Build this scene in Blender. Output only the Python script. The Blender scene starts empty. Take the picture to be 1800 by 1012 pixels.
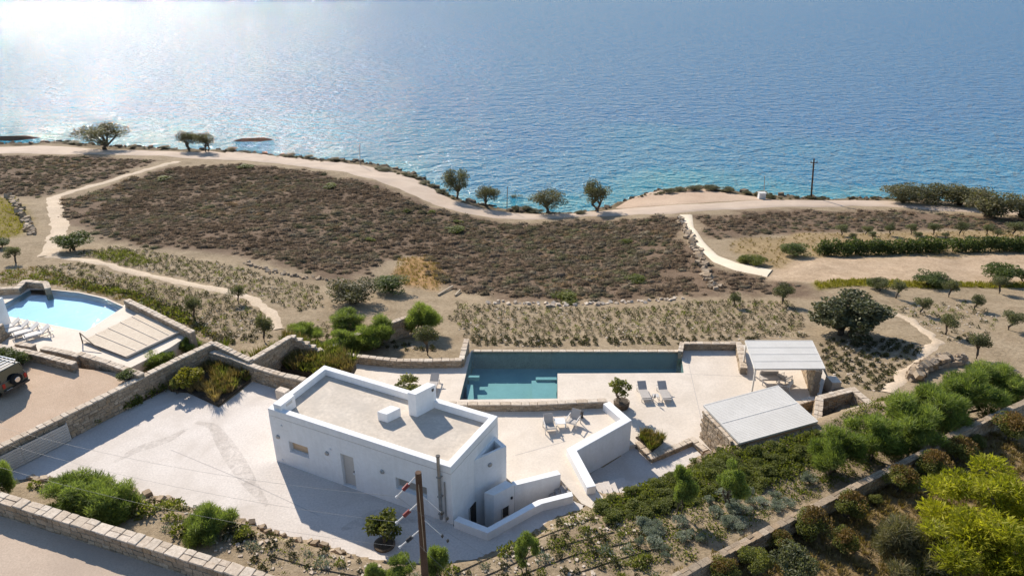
import bpy, math, random
import numpy as np
from mathutils import Vector, Matrix, Euler
from mathutils.geometry import tessellate_polygon

random.seed(7); rng = np.random.default_rng(7)
S = bpy.context.scene
COL = S.collection

# ------------------------------------------------------------------ camera, sky, sun, exposure
F, TH, H = 1250.0, math.radians(25.0), 26.0
cam = bpy.data.cameras.new('camera'); cam_o = bpy.data.objects.new('camera', cam); COL.objects.link(cam_o)
cam_o.location = (0, 0, H); cam_o.rotation_euler = (math.pi/2 - TH, 0, 0)
cam.sensor_width = 36.0; cam.lens = 36.0 * F / 1800.0; cam.clip_start = 0.5; cam.clip_end = 60000
S.camera = cam_o

SUN_AZ, SUN_EL = math.radians(-29.0), math.radians(33.0)
world = bpy.data.worlds.new('World'); S.world = world; world.use_nodes = True
wn = world.node_tree.nodes; wl = world.node_tree.links
sky = wn.new('ShaderNodeTexSky'); sky.sky_type = 'NISHITA'; sky.sun_disc = False
sky.sun_elevation = SUN_EL; sky.sun_rotation = SUN_AZ
sky.air_density = 1.0; sky.dust_density = 0.15; sky.ozone_density = 2.0
wl.new(sky.outputs[0], wn['Background'].inputs[0]); wn['Background'].inputs[1].default_value = 0.125
sun = bpy.data.lights.new('sun', 'SUN'); sun_o = bpy.data.objects.new('sun', sun); COL.objects.link(sun_o)
sun.energy = 5.0; sun.angle = math.radians(0.5); sun.color = (1.0, 0.91, 0.79)
sd = Vector((math.sin(SUN_AZ)*math.cos(SUN_EL), math.cos(SUN_AZ)*math.cos(SUN_EL), math.sin(SUN_EL)))
sun_o.rotation_euler = sd.to_track_quat('Z', 'Y').to_euler()
sun_o.location = sd*200
S.view_settings.view_transform = 'Standard'; S.view_settings.look = 'None'
S.view_settings.gamma = 1.0; S.view_settings.exposure = 0.48; S.view_settings.use_curve_mapping = False
S.cycles.max_bounces = 8; S.cycles.transparent_max_bounces = 12
S.cycles.sample_clamp_indirect = 6.0

# ------------------------------------------------------------------ pixel <-> place
def ray(px, py):
    x, y = px-900.0, 506.0-py
    return np.array([x, F*math.cos(TH)+y*math.sin(TH), -F*math.sin(TH)+y*math.cos(TH)])
def P(px, py, z):
    d = ray(px, py); t = (z-H)/d[2]
    return Vector((d[0]*t, d[1]*t, z))
def XY(pts, z): return [tuple(P(a, b, z)[:2]) for a, b in pts]
def onplane(px, py, p0, p1):
    """hit of the view ray on the upright plane through p0,p1 -> (distance along, z)"""
    d = ray(px, py); ex, ey = p1[0]-p0[0], p1[1]-p0[1]; L = math.hypot(ex, ey); nx, ny = -ey/L, ex/L
    t = (p0[0]*nx+p0[1]*ny)/(d[0]*nx+d[1]*ny)
    x, y, z = d[0]*t, d[1]*t, H+d[2]*t
    return ((x-p0[0])*ex+(y-p0[1])*ey)/L, z

# ------------------------------------------------------------------ polygon helpers (numpy)
def inside(poly, x, y):
    r = np.zeros(np.shape(x), bool); n = len(poly)
    for i in range(n):
        x0, y0 = poly[i]; x1, y1 = poly[(i+1) % n]
        c = (y0 > y) != (y1 > y)
        xi = x0+(y-y0)*(x1-x0)/((y1-y0) if abs(y1-y0) > 1e-9 else 1e-9)
        r ^= c & (x < xi)
    return r
def seg_dist(pts, x, y, closed=True):
    d = np.full(np.shape(x), 1e9); n = len(pts)
    for i in range(n if closed else n-1):
        x0, y0 = pts[i][:2]; x1, y1 = pts[(i+1) % n][:2]
        ex, ey = x1-x0, y1-y0; L2 = ex*ex+ey*ey+1e-12
        t = np.clip(((x-x0)*ex+(y-y0)*ey)/L2, 0, 1)
        d = np.minimum(d, np.hypot(x-x0-t*ex, y-y0-t*ey))
    return d
def sstep(t): t = np.clip(t, 0, 1); return t*t*(3-2*t)

# smooth value noise for ground undulation and colour zones
_perm = rng.random((256, 256))
def vnoise(x, y):
    xi = np.floor(x).astype(int); yi = np.floor(y).astype(int); fx = x-xi; fy = y-yi
    fx = fx*fx*(3-2*fx); fy = fy*fy*(3-2*fy)
    g = lambda a, b: _perm[a & 255, b & 255]
    return (g(xi, yi)*(1-fx)+g(xi+1, yi)*fx)*(1-fy)+(g(xi, yi+1)*(1-fx)+g(xi+1, yi+1)*fx)*fy
def fnoise(x, y, o=4):
    s = 0; a = .5
    for k in range(o): s = s+a*vnoise(x*2**k+17*k, y*2**k+31*k); a *= .5
    return s

# ------------------------------------------------------------------ levels of the place
Z_DRIVE, Z_TERR, Z_DECK, Z_LOW = 0.0, 0.0, -1.45, -1.75
Z_GRAV, Z_NDECK, Z_NROAD, Z_SEA = 1.35, 1.15, 1.6, -14.0

DRIVE_PX = [(-60,850),(25,812),(100,772),(150,745),(285,684),(330,690),(385,716),(420,690),(455,660),(540,668),(560,700),(640,760),(780,850),(797,924),(857,946),(936,902),
            (954,893),(1008,880),(1030,889),(1024,894),(978,909),(942,932),(897,957),(842,981),(770,992),(700,990),(640,980),(560,955),(480,935),(400,900),(330,890),(280,872),(200,860),(120,845),(60,838),(0,850)]
TERR_PX = [(800,714),(940,716),(1068,709),(1107,737),(1004,790),(1046,860),(1062,874),(1040,893),(1022,884),(1008,868),(985,842),(982,832),(905,853),(880,830),(870,790),(830,770)]
DECK_PX = [(598,636),(694,637),(812,637),(829,616),(1197,616),(1197,606),(1306,606),(1424,606),(1452,660),(1442,700),(1445,740),(1330,790),(1260,800),(1238,782),(1218,771),(1146,801),(1119,780)]
DECK_BACK = [(P(a, b, .5)[0], P(a, b, .5)[1]) for a, b in ((1103,738),(1066,707),(800,708))]+[tuple(P(875.1,731,3.6)[:2]), tuple(P(569.8,641.5,3.6)[:2])]
POOL_PX = [(829,618),(1197,619),(1202,655),(980,656),(980,700),(808,702)]
LOW_PX = [(1037,832),(1113,786),(1119,782),(1146,802),(1218,772),(1228,778),(1232,800),(1190,835),(1140,850),(1085,868),(1050,868)]
GRAV_PX = [(-160,640),(10,628),(60,634),(130,646),(250,660),(245,672),(0,792),(-160,870)]
NDECK_PX = [(-140,500),(28,507),(44,497),(80,498),(87,508),(139,513),(185,523),(217,537),(222,530),(337,585),(300,610),(225,648),(140,632),(75,620),(-140,600)]
NPOOL_PX = [(-20,549),(53,509),(87,509),(139,514.6),(185,525),(217,539.6),(150,582)]
SUNK_PX = [(250,640),(335,592),(372,605),(250,664)]
BROAD_PX = [(-300,800),(0,892),(430,1020),(600,1400),(-600,1400)]
DRIVE, TERR, DECK = XY(DRIVE_PX, Z_DRIVE), XY(TERR_PX, Z_TERR), XY(DECK_PX, Z_DECK)+DECK_BACK
POOL = XY(POOL_PX, Z_DECK); LOW = XY(LOW_PX, Z_LOW); GRAV = XY(GRAV_PX, Z_GRAV)
NDECK, NPOOL, SUNK = XY(NDECK_PX, Z_NDECK), XY(NPOOL_PX, Z_NDECK), XY(SUNK_PX, -0.4)
BROAD = XY(BROAD_PX, Z_NROAD)

# coast edge (top of the bank) as seen, at z = -12.4
EDGE_PX = [(-500,262),(-60,250),(0,252),(60,252),(110,247),(170,255),(240,258),(330,262),(400,264),(480,272),(560,279),(640,284),(700,297),(740,311),(772,334),(800,347),
           (850,361),(900,369),(960,373),(1040,371),(1075,362),(1100,350),(1130,340),(1180,331),(1240,330),(1340,342),(1420,347),(1500,348),(1560,346),(1640,350),(1720,356),(1800,362),(2300,395)]
EDGE = np.array([P(a, b, -12.4)[:2] for a, b in EDGE_PX])
def yedge(x): return (np.interp(x-2, EDGE[:, 0], EDGE[:, 1])+np.interp(x, EDGE[:, 0], EDGE[:, 1])+np.interp(x+2, EDGE[:, 0], EDGE[:, 1]))/3
HY = [-300,-60,0,20,28,36,46,52,60,70,85,100,110,118,122,123.5,125,130,160,400]
HZ = [40,12,4.5,1.9,0.9,-0.1,-2.2,-2.9,-4.0,-5.6,-7.9,-10.0,-11.1,-12.0,-12.4,-13.2,-14.4,-15.6,-20,-40]
GARD = XY([(1303,788),(1398,762),(1442,748),(1538,716),(1580,705),(1640,725),(1640,790),(1500,850),(1400,880),(1330,850)], .42)
PADS = [(LOW, -1.6, 3.0, 0), (GARD, .42, 2.0, 0), (BROAD, Z_NROAD, 1.0, .06), (GRAV, Z_GRAV, .6, .3), (SUNK, -0.4, .3, 0), (NDECK, Z_NDECK-1.2, 2.0, .3), (DRIVE, Z_DRIVE, 1.6, .35), (TERR, Z_TERR, .4, .4), (DECK, Z_DECK-.5, 1.0, .3), (LOW, Z_LOW, .35, .3), (TERR, Z_TERR, .0, .4)]
COURT_PX = [(795,900),(800,914),(857,931),(937,886),(1000,863),(988,826),(905,842),(872,815),(822,850)]
COURT = XY(COURT_PX, 0.2)
def h(x, y, raw=False):
    x = np.asarray(x, float); y = np.asarray(y, float)
    ye = yedge(x)
    yn = np.where(y > 48, 48+(y-48)*(122-48)/(ye-48), y)
    z = (np.interp(yn-.8, HY, HZ)+np.interp(yn, HY, HZ)+np.interp(yn+.8, HY, HZ))/3
    z = z+(fnoise(x*.11, y*.11, 3)-.45)*np.clip((y-46)/20, .15, 1)*.9*np.clip((ye-y)/12, 0, 1)
    z = z+np.where(yn > 120, (fnoise(x*.6, y*.6, 3)-.45)*1.2, 0)
    for poly, pz, bl, dip in PADS:
        x0 = min(p[0] for p in poly)-bl; x1 = max(p[0] for p in poly)+bl; y0 = min(p[1] for p in poly)-bl; y1 = max(p[1] for p in poly)+bl
        m = (x >= x0) & (x <= x1) & (y >= y0) & (y <= y1)
        if not np.any(m): continue
        xm, ym = x[m], y[m]; zi = z[m]
        ins = inside(poly, xm, ym); d = seg_dist(poly, xm, ym)
        w = np.where(ins, 1, sstep(1-d/bl) if bl > 0 else 0)
        zi = zi*(1-w)+pz*w
        zi = np.where(ins & (d > .12), pz-dip, zi)
        z = z.copy(); z[m] = zi
    ic = inside(COURT, x, y) | inside(POOL, x, y) | inside(NPOOL, x, y)
    z = np.where(ic, np.minimum(z, -3.7), z)
    return z
def hz(x, y): return float(h(np.array([x]), np.array([y]))[0])
_ts = np.concatenate([np.linspace(14, 80, 900), np.linspace(80.1, 260, 900)])
def G(px, py, lift=0.0):
    d = ray(px, py); t = _ts/d[1]
    X, Y, Z = d[0]*t, d[1]*t, H+d[2]*t
    k = np.nonzero(Z-lift <= h(X, Y))[0]
    if len(k) == 0: k = [len(t)-1]
    k = max(1, k[0]); a = Z[k-1]-lift-h(X[k-1:k], Y[k-1:k])[0]; b = h(X[k:k+1], Y[k:k+1])[0]-(Z[k]-lift)
    s = a/(a+b+1e-9); s = min(1, max(0, s))
    x, y = X[k-1]+s*(X[k]-X[k-1]), Y[k-1]+s*(Y[k]-Y[k-1])
    return Vector((x, y, Z[k-1]+s*(Z[k]-Z[k-1])-lift))
def GXY(pts): return [tuple(G(a, b)[:2]) for a, b in pts]
def mpp(v):  # metres per photo pixel across the view at a place
    dv = Vector(v)-Vector((0, 0, H)); return (dv.y*math.cos(TH)-dv.z*math.sin(TH))/F

# ------------------------------------------------------------------ materials
MATS = {}
def nodes(name):
    m = bpy.data.materials.new(name); m.use_nodes = True; MATS[name] = m
    nt = m.node_tree; return m, nt.nodes, nt.links, nt.nodes['Principled BSDF']
def N(n, t, **k):
    o = n.new(t)
    for a, b in k.items(): setattr(o, a, b)
    return o
def noise(n, l, scale, detail=6, rough=.6, vec=None, dist=0):
    t = N(n, 'ShaderNodeTexNoise'); t.inputs['Scale'].default_value = scale; t.inputs['Detail'].default_value = detail
    t.inputs['Roughness'].default_value = rough; t.inputs['Distortion'].default_value = dist
    if vec is not None: l.new(vec, t.inputs['Vector'])
    return t
def ramp(n, l, fac, stops):
    r = N(n, 'ShaderNodeValToRGB'); e = r.color_ramp.elements
    while len(e) < len(stops): e.new(.5)
    for k, (p, c) in enumerate(stops): e[k].position = p; e[k].color = (*c, 1)
    l.new(fac, r.inputs[0]); return r
def mixc(n, l, mode, fac, a, b):
    m = N(n, 'ShaderNodeMix', data_type='RGBA', blend_type=mode)
    for sock, v in ((m.inputs[0], fac), (m.inputs[6], a), (m.inputs[7], b)):
        if hasattr(v, 'is_linked') or hasattr(v, 'links'): l.new(v, sock)
        elif isinstance(v, tuple): sock.default_value = (*v, 1) if len(v) == 3 else v
        else: sock.default_value = v
    return m.outputs[2]
def bump(n, l, b, height, strength, dist):
    k = N(n, 'ShaderNodeBump'); k.inputs['Strength'].default_value = strength; k.inputs['Distance'].default_value = dist
    l.new(height, k.inputs['Height']); l.new(k.outputs[0], b.inputs['Normal']); return k
def gpos(n): return N(n, 'ShaderNodeNewGeometry').outputs['Position']

def surf(name, c1, c2, scale=1.2, rough=.85, fine=14, bstr=.25, bdist=.01, spots=None, spec=.3, metal=0, amount=.45):
    """mottled surface: two tones at a large scale, speckle at a fine one, light relief"""
    m, n, l, b = nodes(name); p = gpos(n)
    a = noise(n, l, scale, 5, .6, p, .4); f = noise(n, l, fine, 5, .7, p)
    r = ramp(n, l, a.outputs['Fac'], [(.33, c1), (.68, c2)])
    g = ramp(n, l, f.outputs['Fac'], [(.3, (1-amount,)*3), (.7, (1+amount*.35,)*3)])
    c = mixc(n, l, 'MULTIPLY', 1.0, r.outputs[0], g.outputs[0])
    if spots:
        s = noise(n, l, spots[0], 3, .5, p, 1.2); sr = ramp(n, l, s.outputs['Fac'], [(spots[1], (0, 0, 0)), (spots[2], (1, 1, 1))])
        c = mixc(n, l, 'MIX', sr.outputs[0], c, spots[3])
    l.new(c, b.inputs['Base Color']); b.inputs['Roughness'].default_value = rough
    b.inputs['Specular IOR Level'].default_value = spec; b.inputs['Metallic'].default_value = metal
    bump(n, l, b, f.outputs['Fac'], bstr, bdist)
    return m
surf('concrete_drive', (.58,.515,.455), (.67,.605,.545), .35, .8, 9, .2, .004, (.3,.50,.80,(.47,.41,.355)), amount=.22)
surf('concrete_deck', (.61,.525,.43), (.69,.60,.50), .5, .75, 8, .2, .003, (.45,.52,.85,(.54,.46,.37)), amount=.16)
surf('roof_screed', (.52,.45,.37), (.62,.545,.455), .6, .85, 5, .2, .004, (.5,.52,.75,(.46,.405,.34)), amount=.2)
surf('white_plaster', (.78,.775,.765), (.84,.83,.82), .6, .8, 5, .5, .012, (.8,.60,.85,(.72,.70,.67)), amount=.07)
m = MATS['white_plaster']; n, l = m.node_tree.nodes, m.node_tree.links; b = n['Principled BSDF']; old = b.inputs['Base Color'].links[0].from_socket
mpz = N(n, 'ShaderNodeMapping'); l.new(gpos(n), mpz.inputs[0]); mpz.inputs['Scale'].default_value = (2.6, 2.6, .35)
ns = noise(n, l, 1.0, 5, .65, mpz.outputs[0], .3); rs = ramp(n, l, ns.outputs['Fac'], [(.36, (.955, .95, .94)), (.6, (1, 1, 1))])
l.new(mixc(n, l, 'MULTIPLY', 1.0, old, rs.outputs[0]), b.inputs['Base Color'])
surf('coping_lime', (.60,.50,.40), (.72,.62,.51), 1.5, .85, 8, .3, .006, amount=.28)
surf('gravel', (.50,.36,.25), (.58,.43,.31), .5, .95, 22, .8, .02, amount=.4)
surf('asphalt_old', (.45,.345,.26), (.52,.41,.315), .25, .9, 12, .4, .01, (.12,.52,.72,(.36,.285,.225)), amount=.22)
surf('dirt', (.44,.31,.215), (.52,.385,.275), .2, .95, 5, .6, .02, amount=.3)
surf('path_sand', (.50,.39,.275), (.58,.465,.34), .4, .95, 6, .6, .02, amount=.3)
surf('ramp_concrete', (.62,.52,.38), (.70,.60,.46), .3, .85, 6, .3, .004, amount=.14)
surf('mortar', (.26,.215,.165), (.33,.275,.215), 2.0, .95, 10, .6, .02, amount=.35)
surf('rubble', (.28,.26,.23), (.44,.41,.36), 2.0, .95, 7, .6, .02, amount=.35)
surf('rock', (.022,.021,.02), (.05,.046,.04), 1.0, 1.0, 4, .8, .08, amount=.5, spec=0)
surf('shore_rock', (.13,.10,.07), (.24,.185,.13), 1.0, 1.0, 4, .8, .06, amount=.5, spec=.05)
surf('bark', (.09,.07,.05), (.15,.12,.09), 3, .95, 20, .8, .02)
surf('pole_wood', (.075,.042,.026), (.13,.078,.05), 2, .85, 30, .5, .006)
surf('soil_dark', (.055,.042,.03), (.10,.078,.055), 1.5, .98, 10, .8, .03)
surf('pool_tile', (.27,.34,.33), (.32,.39,.375), .8, .6, 5, .1, .002, amount=.08)
surf('pool_tile_pale', (.42,.58,.66), (.50,.65,.72), .8, .5, 5, .1, .002, amount=.08)
surf('metal_white', (.66,.66,.66), (.72,.72,.72), .8, .45, 9, .05, .001, amount=.06, spec=.5)
surf('slat_grey', (.57,.54,.49), (.63,.60,.55), .8, .55, 9, .05, .001, amount=.08, spec=.4)
surf('fabric_taupe', (.42,.38,.34), (.48,.44,.40), 3, .9, 60, .3, .002, amount=.15)
surf('fabric_white', (.66,.63,.59), (.72,.69,.65), 3, .9, 60, .3, .002, amount=.1)
surf('frame_paint', (.55,.52,.48), (.62,.59,.55), 2, .5, 40, .1, .001, amount=.1)
surf('door_paint', (.55,.50,.44), (.60,.55,.49), 1, .6, 20, .1, .001, amount=.1)
surf('dark_metal', (.03,.03,.03), (.06,.055,.05), 3, .45, 30, .1, .001, amount=.2)
surf('galvanised', (.33,.32,.30), (.46,.45,.43), 3, .38, 30, .1, .001, metal=.7, amount=.2)
surf('insulator_red', (.20,.025,.02), (.27,.04,.03), 5, .35, 30, .1, .001, spec=.5)
surf('insulator_black', (.02,.02,.022), (.04,.04,.042), 5, .35, 30, .1, .001, spec=.5)
surf('porcelain', (.6,.58,.55), (.7,.68,.66), 5, .35, 30, .1, .001, spec=.5, amount=.1)
surf('cane', (.62,.51,.39), (.70,.60,.47), 4, .9, 26, .4, .01, amount=.3)
surf('gate_wood', (.50,.455,.40), (.58,.535,.475), 2, .8, 18, .3, .004, amount=.25)
surf('wicker', (.10,.072,.048), (.19,.14,.095), 6, .9, 40, .8, .02)
surf('car_paint', (.075,.068,.045), (.095,.085,.058), 2, .3, 40, .02, .001, spec=.6, amount=.06)
surf('tyre', (.012,.012,.012), (.02,.02,.02), 5, .9, 40, .4, .004)
surf('chrome', (.6,.6,.6), (.7,.7,.7), 5, .2, 40, .02, .001, metal=1, amount=.05)
surf('lamp_red', (.35,.02,.015), (.4,.03,.02), 5, .3, 40, .02, .001, amount=.05)
surf('wire', (.20,.19,.18), (.28,.27,.26), 5, .5, 40, .1, .001, metal=.4)
surf('hose', (.03,.026,.022), (.05,.045,.04), 5, .7, 40, .1, .001)
surf('step_grey', (.34,.31,.29), (.42,.385,.36), 2, .85, 12, .3, .004, amount=.2)
surf('timber', (.40,.32,.23), (.50,.41,.30), 2, .9, 20, .3, .004)

def glass(name, c, rough=.05):
    m, n, l, b = nodes(name); b.inputs['Base Color'].default_value = (*c, 1); b.inputs['Roughness'].default_value = rough
    b.inputs['Specular IOR Level'].default_value = .8; return m
glass('pane_dark', (.05,.045,.04)); glass('pane_tan', (.50,.34,.20), .35); glass('car_glass', (.01,.012,.015)); glass('pane_grey', (.30,.27,.23), .3)

def stone_mat(name, attr):
    m, n, l, b = nodes(name); p = gpos(n)
    if attr: src = N(n, 'ShaderNodeVertexColor', layer_name='Col').outputs[0]; src = N(n, 'ShaderNodeSeparateColor').inputs[0] if False else src
    else: src = N(n, 'ShaderNodeObjectInfo').outputs['Random']
    r = ramp(n, l, src, [(0, (.25,.185,.12)), (.25, (.40,.305,.21)), (.5, (.32,.25,.175)), (.75, (.48,.38,.275)), (1, (.38,.27,.165))])
    f = noise(n, l, 9, 6, .7, p); g = ramp(n, l, f.outputs['Fac'], [(.3, (.6, .6, .6)), (.7, (1.15, 1.15, 1.15))])
    c = mixc(n, l, 'MULTIPLY', 1.0, r.outputs[0], g.outputs[0]); l.new(c, b.inputs['Base Color'])
    b.inputs['Roughness'].default_value = .9; b.inputs['Specular IOR Level'].default_value = .2
    bump(n, l, b, f.outputs['Fac'], .6, .03); return m
stone_mat('stone', False); stone_mat('stone_joined', True)
def cap_mat(name, attr):
    m, n, l, b = nodes(name); p = gpos(n)
    src = N(n, 'ShaderNodeVertexColor', layer_name='Col').outputs[0] if attr else N(n, 'ShaderNodeObjectInfo').outputs['Random']
    r = ramp(n, l, src, [(0, (.50,.40,.30)), (.35, (.62,.53,.43)), (.7, (.56,.455,.35)), (1, (.66,.57,.47))])
    f = noise(n, l, 7, 6, .7, p); g = ramp(n, l, f.outputs['Fac'], [(.3, (.68, .66, .62)), (.65, (1.08, 1.08, 1.08))])
    c = mixc(n, l, 'MULTIPLY', 1.0, r.outputs[0], g.outputs[0]); l.new(c, b.inputs['Base Color'])
    b.inputs['Roughness'].default_value = .9; b.inputs['Specular IOR Level'].default_value = .2
    bump(n, l, b, f.outputs['Fac'], .6, .03); return m
cap_mat('cap_stone', False); cap_mat('cap_joined', True)

def leaf_mat(name, ca, cb, cc, trans=.35, rough=.6):
    """leaf tint from the per-leaf value stored on the mesh; light passes through the leaf"""
    m, n, l, b = nodes(name); out = n['Material Output']
    v = N(n, 'ShaderNodeVertexColor', layer_name='Col')
    r = ramp(n, l, v.outputs[0], [(0, ca), (.5, cb), (1, cc)])
    oi = N(n, 'ShaderNodeObjectInfo'); rr = ramp(n, l, oi.outputs['Random'], [(0, (.82, .84, .8)), (1, (1.15, 1.12, 1.1))])
    c = mixc(n, l, 'MULTIPLY', 1.0, r.outputs[0], rr.outputs[0])
    l.new(c, b.inputs['Base Color']); b.inputs['Roughness'].default_value = rough; b.inputs['Specular IOR Level'].default_value = .25
    t = N(n, 'ShaderNodeBsdfTranslucent'); tc = mixc(n, l, 'MULTIPLY', 1.0, c, (1.25, 1.3, .6)); l.new(tc, t.inputs[0])
    mx = N(n, 'ShaderNodeMixShader'); mx.inputs[0].default_value = trans
    l.new(b.outputs[0], mx.inputs[1]); l.new(t.outputs[0], mx.inputs[2]); l.new(mx.outputs[0], out.inputs[0]); return m
leaf_mat('leaf_olive', (.065,.07,.034), (.12,.125,.064), (.20,.205,.115), .35)
leaf_mat('leaf_tamarisk', (.075,.07,.035), (.13,.12,.06), (.20,.18,.10), .3)
leaf_mat('leaf_dark', (.038,.055,.018), (.082,.108,.034), (.145,.17,.06), .4)
leaf_mat('leaf_reed', (.08,.115,.03), (.175,.22,.06), (.28,.33,.105), .5)
leaf_mat('leaf_pine', (.13,.14,.012), (.26,.265,.02), (.42,.40,.04), .5)
leaf_mat('leaf_citrus', (.07,.08,.02), (.15,.16,.045), (.25,.25,.09), .45)
leaf_mat('leaf_fig', (.045,.05,.022), (.09,.095,.05), (.17,.17,.10), .25)
leaf_mat('leaf_silver', (.12,.145,.10), (.19,.22,.165), (.28,.30,.24), .2)
leaf_mat('leaf_ground', (.07,.085,.018), (.14,.155,.035), (.23,.235,.065), .45)
leaf_mat('leaf_tuft', (.028,.03,.012), (.06,.06,.026), (.11,.105,.05), .25)
leaf_mat('leaf_dry', (.13,.09,.035), (.24,.175,.075), (.35,.27,.13), .3)
leaf_mat('leaf_brown', (.10,.06,.018), (.17,.105,.035), (.24,.16,.06), .3)
leaf_mat('leaf_yellow', (.12,.11,.015), (.22,.20,.03), (.33,.29,.05), .4)
m, n, l, b = nodes('scrub_leaf')
v = N(n, 'ShaderNodeVertexColor', layer_name='Col'); p = gpos(n)
f = noise(n, l, 7, 3, .7, p); g = ramp(n, l, f.outputs['Fac'], [(.3, (.7, .7, .7)), (.7, (1.2, 1.2, 1.2))])
c = mixc(n, l, 'MULTIPLY', 1.0, v.outputs[0], g.outputs[0]); l.new(c, b.inputs['Base Color']); b.inputs['Roughness'].default_value = .95; b.inputs['Specular IOR Level'].default_value = .1
t = N(n, 'ShaderNodeBsdfTranslucent'); l.new(c, t.inputs[0]); mx = N(n, 'ShaderNodeMixShader'); mx.inputs[0].default_value = .42
l.new(b.outputs[0], mx.inputs[1]); l.new(t.outputs[0], mx.inputs[2]); l.new(mx.outputs[0], n['Material Output'].inputs[0])

m, n, l, b = nodes('ground_earth')
v = N(n, 'ShaderNodeVertexColor', layer_name='Col'); p = gpos(n)
a = noise(n, l, .5, 5, .6, p, .6); f = noise(n, l, 3.5, 7, .75, p); ff = noise(n, l, 16, 4, .7, p)
c = mixc(n, l, 'MULTIPLY', 1.0, v.outputs[0], ramp(n, l, a.outputs['Fac'], [(.3, (.8, .78, .74)), (.7, (1.12, 1.12, 1.12))]).outputs[0])
c = mixc(n, l, 'MULTIPLY', 1.0, c, ramp(n, l, f.outputs['Fac'], [(.3, (.62, .6, .56)), (.65, (1.12, 1.12, 1.12))]).outputs[0])
c = mixc(n, l, 'MULTIPLY', 1.0, c, ramp(n, l, ff.outputs['Fac'], [(.3, (.75, .75, .75)), (.7, (1.1, 1.1, 1.1))]).outputs[0])
l.new(c, b.inputs['Base Color']); b.inputs['Roughness'].default_value = .97; b.inputs['Specular IOR Level'].default_value = .1
bump(n, l, b, f.outputs['Fac'], .8, .12)

# sea: body colour from the bottom under it, ripples in the normal
m, n, l, b = nodes('sea_water')
v = N(n, 'ShaderNodeVertexColor', layer_name='Col'); p = gpos(n)
mp = N(n, 'ShaderNodeMapping'); l.new(p, mp.inputs[0]); mp.inputs['Rotation'].default_value = (0, 0, math.radians(-10)); mp.inputs['Scale'].default_value = (.7, 1.0, 1)
mp2 = N(n, 'ShaderNodeMapping'); l.new(p, mp2.inputs[0]); mp2.inputs['Rotation'].default_value = (0, 0, math.radians(14)); mp2.inputs['Scale'].default_value = (.8, 1.0, 1)
w1 = noise(n, l, .3, 2, .5, mp.outputs[0], .6); w2 = noise(n, l, .8, 3, .6, mp2.outputs[0], .5); w3 = noise(n, l, 2.2, 3, .6, mp.outputs[0], .3)
ad = N(n, 'ShaderNodeMath', operation='MULTIPLY_ADD'); l.new(w1.outputs['Fac'], ad.inputs[0]); ad.inputs[1].default_value = 1.6; l.new(w2.outputs['Fac'], ad.inputs[2])
ad2 = N(n, 'ShaderNodeMath', operation='MULTIPLY_ADD'); l.new(w3.outputs['Fac'], ad2.inputs[0]); ad2.inputs[1].default_value = .22; l.new(ad.outputs[0], ad2.inputs[2])
l.new(v.outputs[0], b.inputs['Base Color']); b.inputs['Roughness'].default_value = .10; b.inputs['IOR'].default_value = 1.333
bk = bump(n, l, b, ad2.outputs[0], 1.0, .62); b.inputs['Specular IOR Level'].default_value = 0
gl = N(n, 'ShaderNodeBsdfGlossy'); gl.inputs['Roughness'].default_value = .06; l.new(bk.outputs[0], gl.inputs['Normal'])
lw_ = N(n, 'ShaderNodeLayerWeight'); lw_.inputs['Blend'].default_value = .5; l.new(bk.outputs[0], lw_.inputs['Normal'])
pw_ = N(n, 'ShaderNodeMath', operation='POWER'); l.new(lw_.outputs['Facing'], pw_.inputs[0]); pw_.inputs[1].default_value = 4.5
fr = N(n, 'ShaderNodeMath', operation='MULTIPLY_ADD'); l.new(pw_.outputs[0], fr.inputs[0]); fr.inputs[1].default_value = .46; fr.inputs[2].default_value = .02
mx = N(n, 'ShaderNodeMixShader'); l.new(fr.outputs[0], mx.inputs[0]); l.new(b.outputs[0], mx.inputs[1]); l.new(gl.outputs[0], mx.inputs[2]); l.new(mx.outputs[0], n['Material Output'].inputs[0])

def pool_water(name, tint, wave=.012):
    m, n, l, b = nodes(name); out = n['Material Output']; p = gpos(n)
    f = noise(n, l, 1.6, 4, .6, p, .5)
    bp = N(n, 'ShaderNodeBump'); bp.inputs['Distance'].default_value = wave; l.new(f.outputs['Fac'], bp.inputs['Height'])
    tr = N(n, 'ShaderNodeBsdfTransparent'); tr.inputs[0].default_value = (*tint, 1)
    gl = N(n, 'ShaderNodeBsdfGlossy'); gl.inputs['Roughness'].default_value = .03; l.new(bp.outputs[0], gl.inputs['Normal'])
    lw_ = N(n, 'ShaderNodeLayerWeight'); lw_.inputs['Blend'].default_value = .5; l.new(bp.outputs[0], lw_.inputs['Normal'])
    pw_ = N(n, 'ShaderNodeMath', operation='POWER'); l.new(lw_.outputs['Facing'], pw_.inputs[0]); pw_.inputs[1].default_value = 5
    fr = N(n, 'ShaderNodeMath', operation='MULTIPLY_ADD'); l.new(pw_.outputs[0], fr.inputs[0]); fr.inputs[1].default_value = .98; fr.inputs[2].default_value = .02
    mx = N(n, 'ShaderNodeMixShader'); l.new(fr.outputs[0], mx.inputs[0]); l.new(tr.outputs[0], mx.inputs[1]); l.new(gl.outputs[0], mx.inputs[2])
    l.new(mx.outputs[0], out.inputs[0]); return m
pool_water('water_teal', (.66,.89,.91), .03); pool_water('water_pale', (.64,.81,.90), .04)

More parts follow.
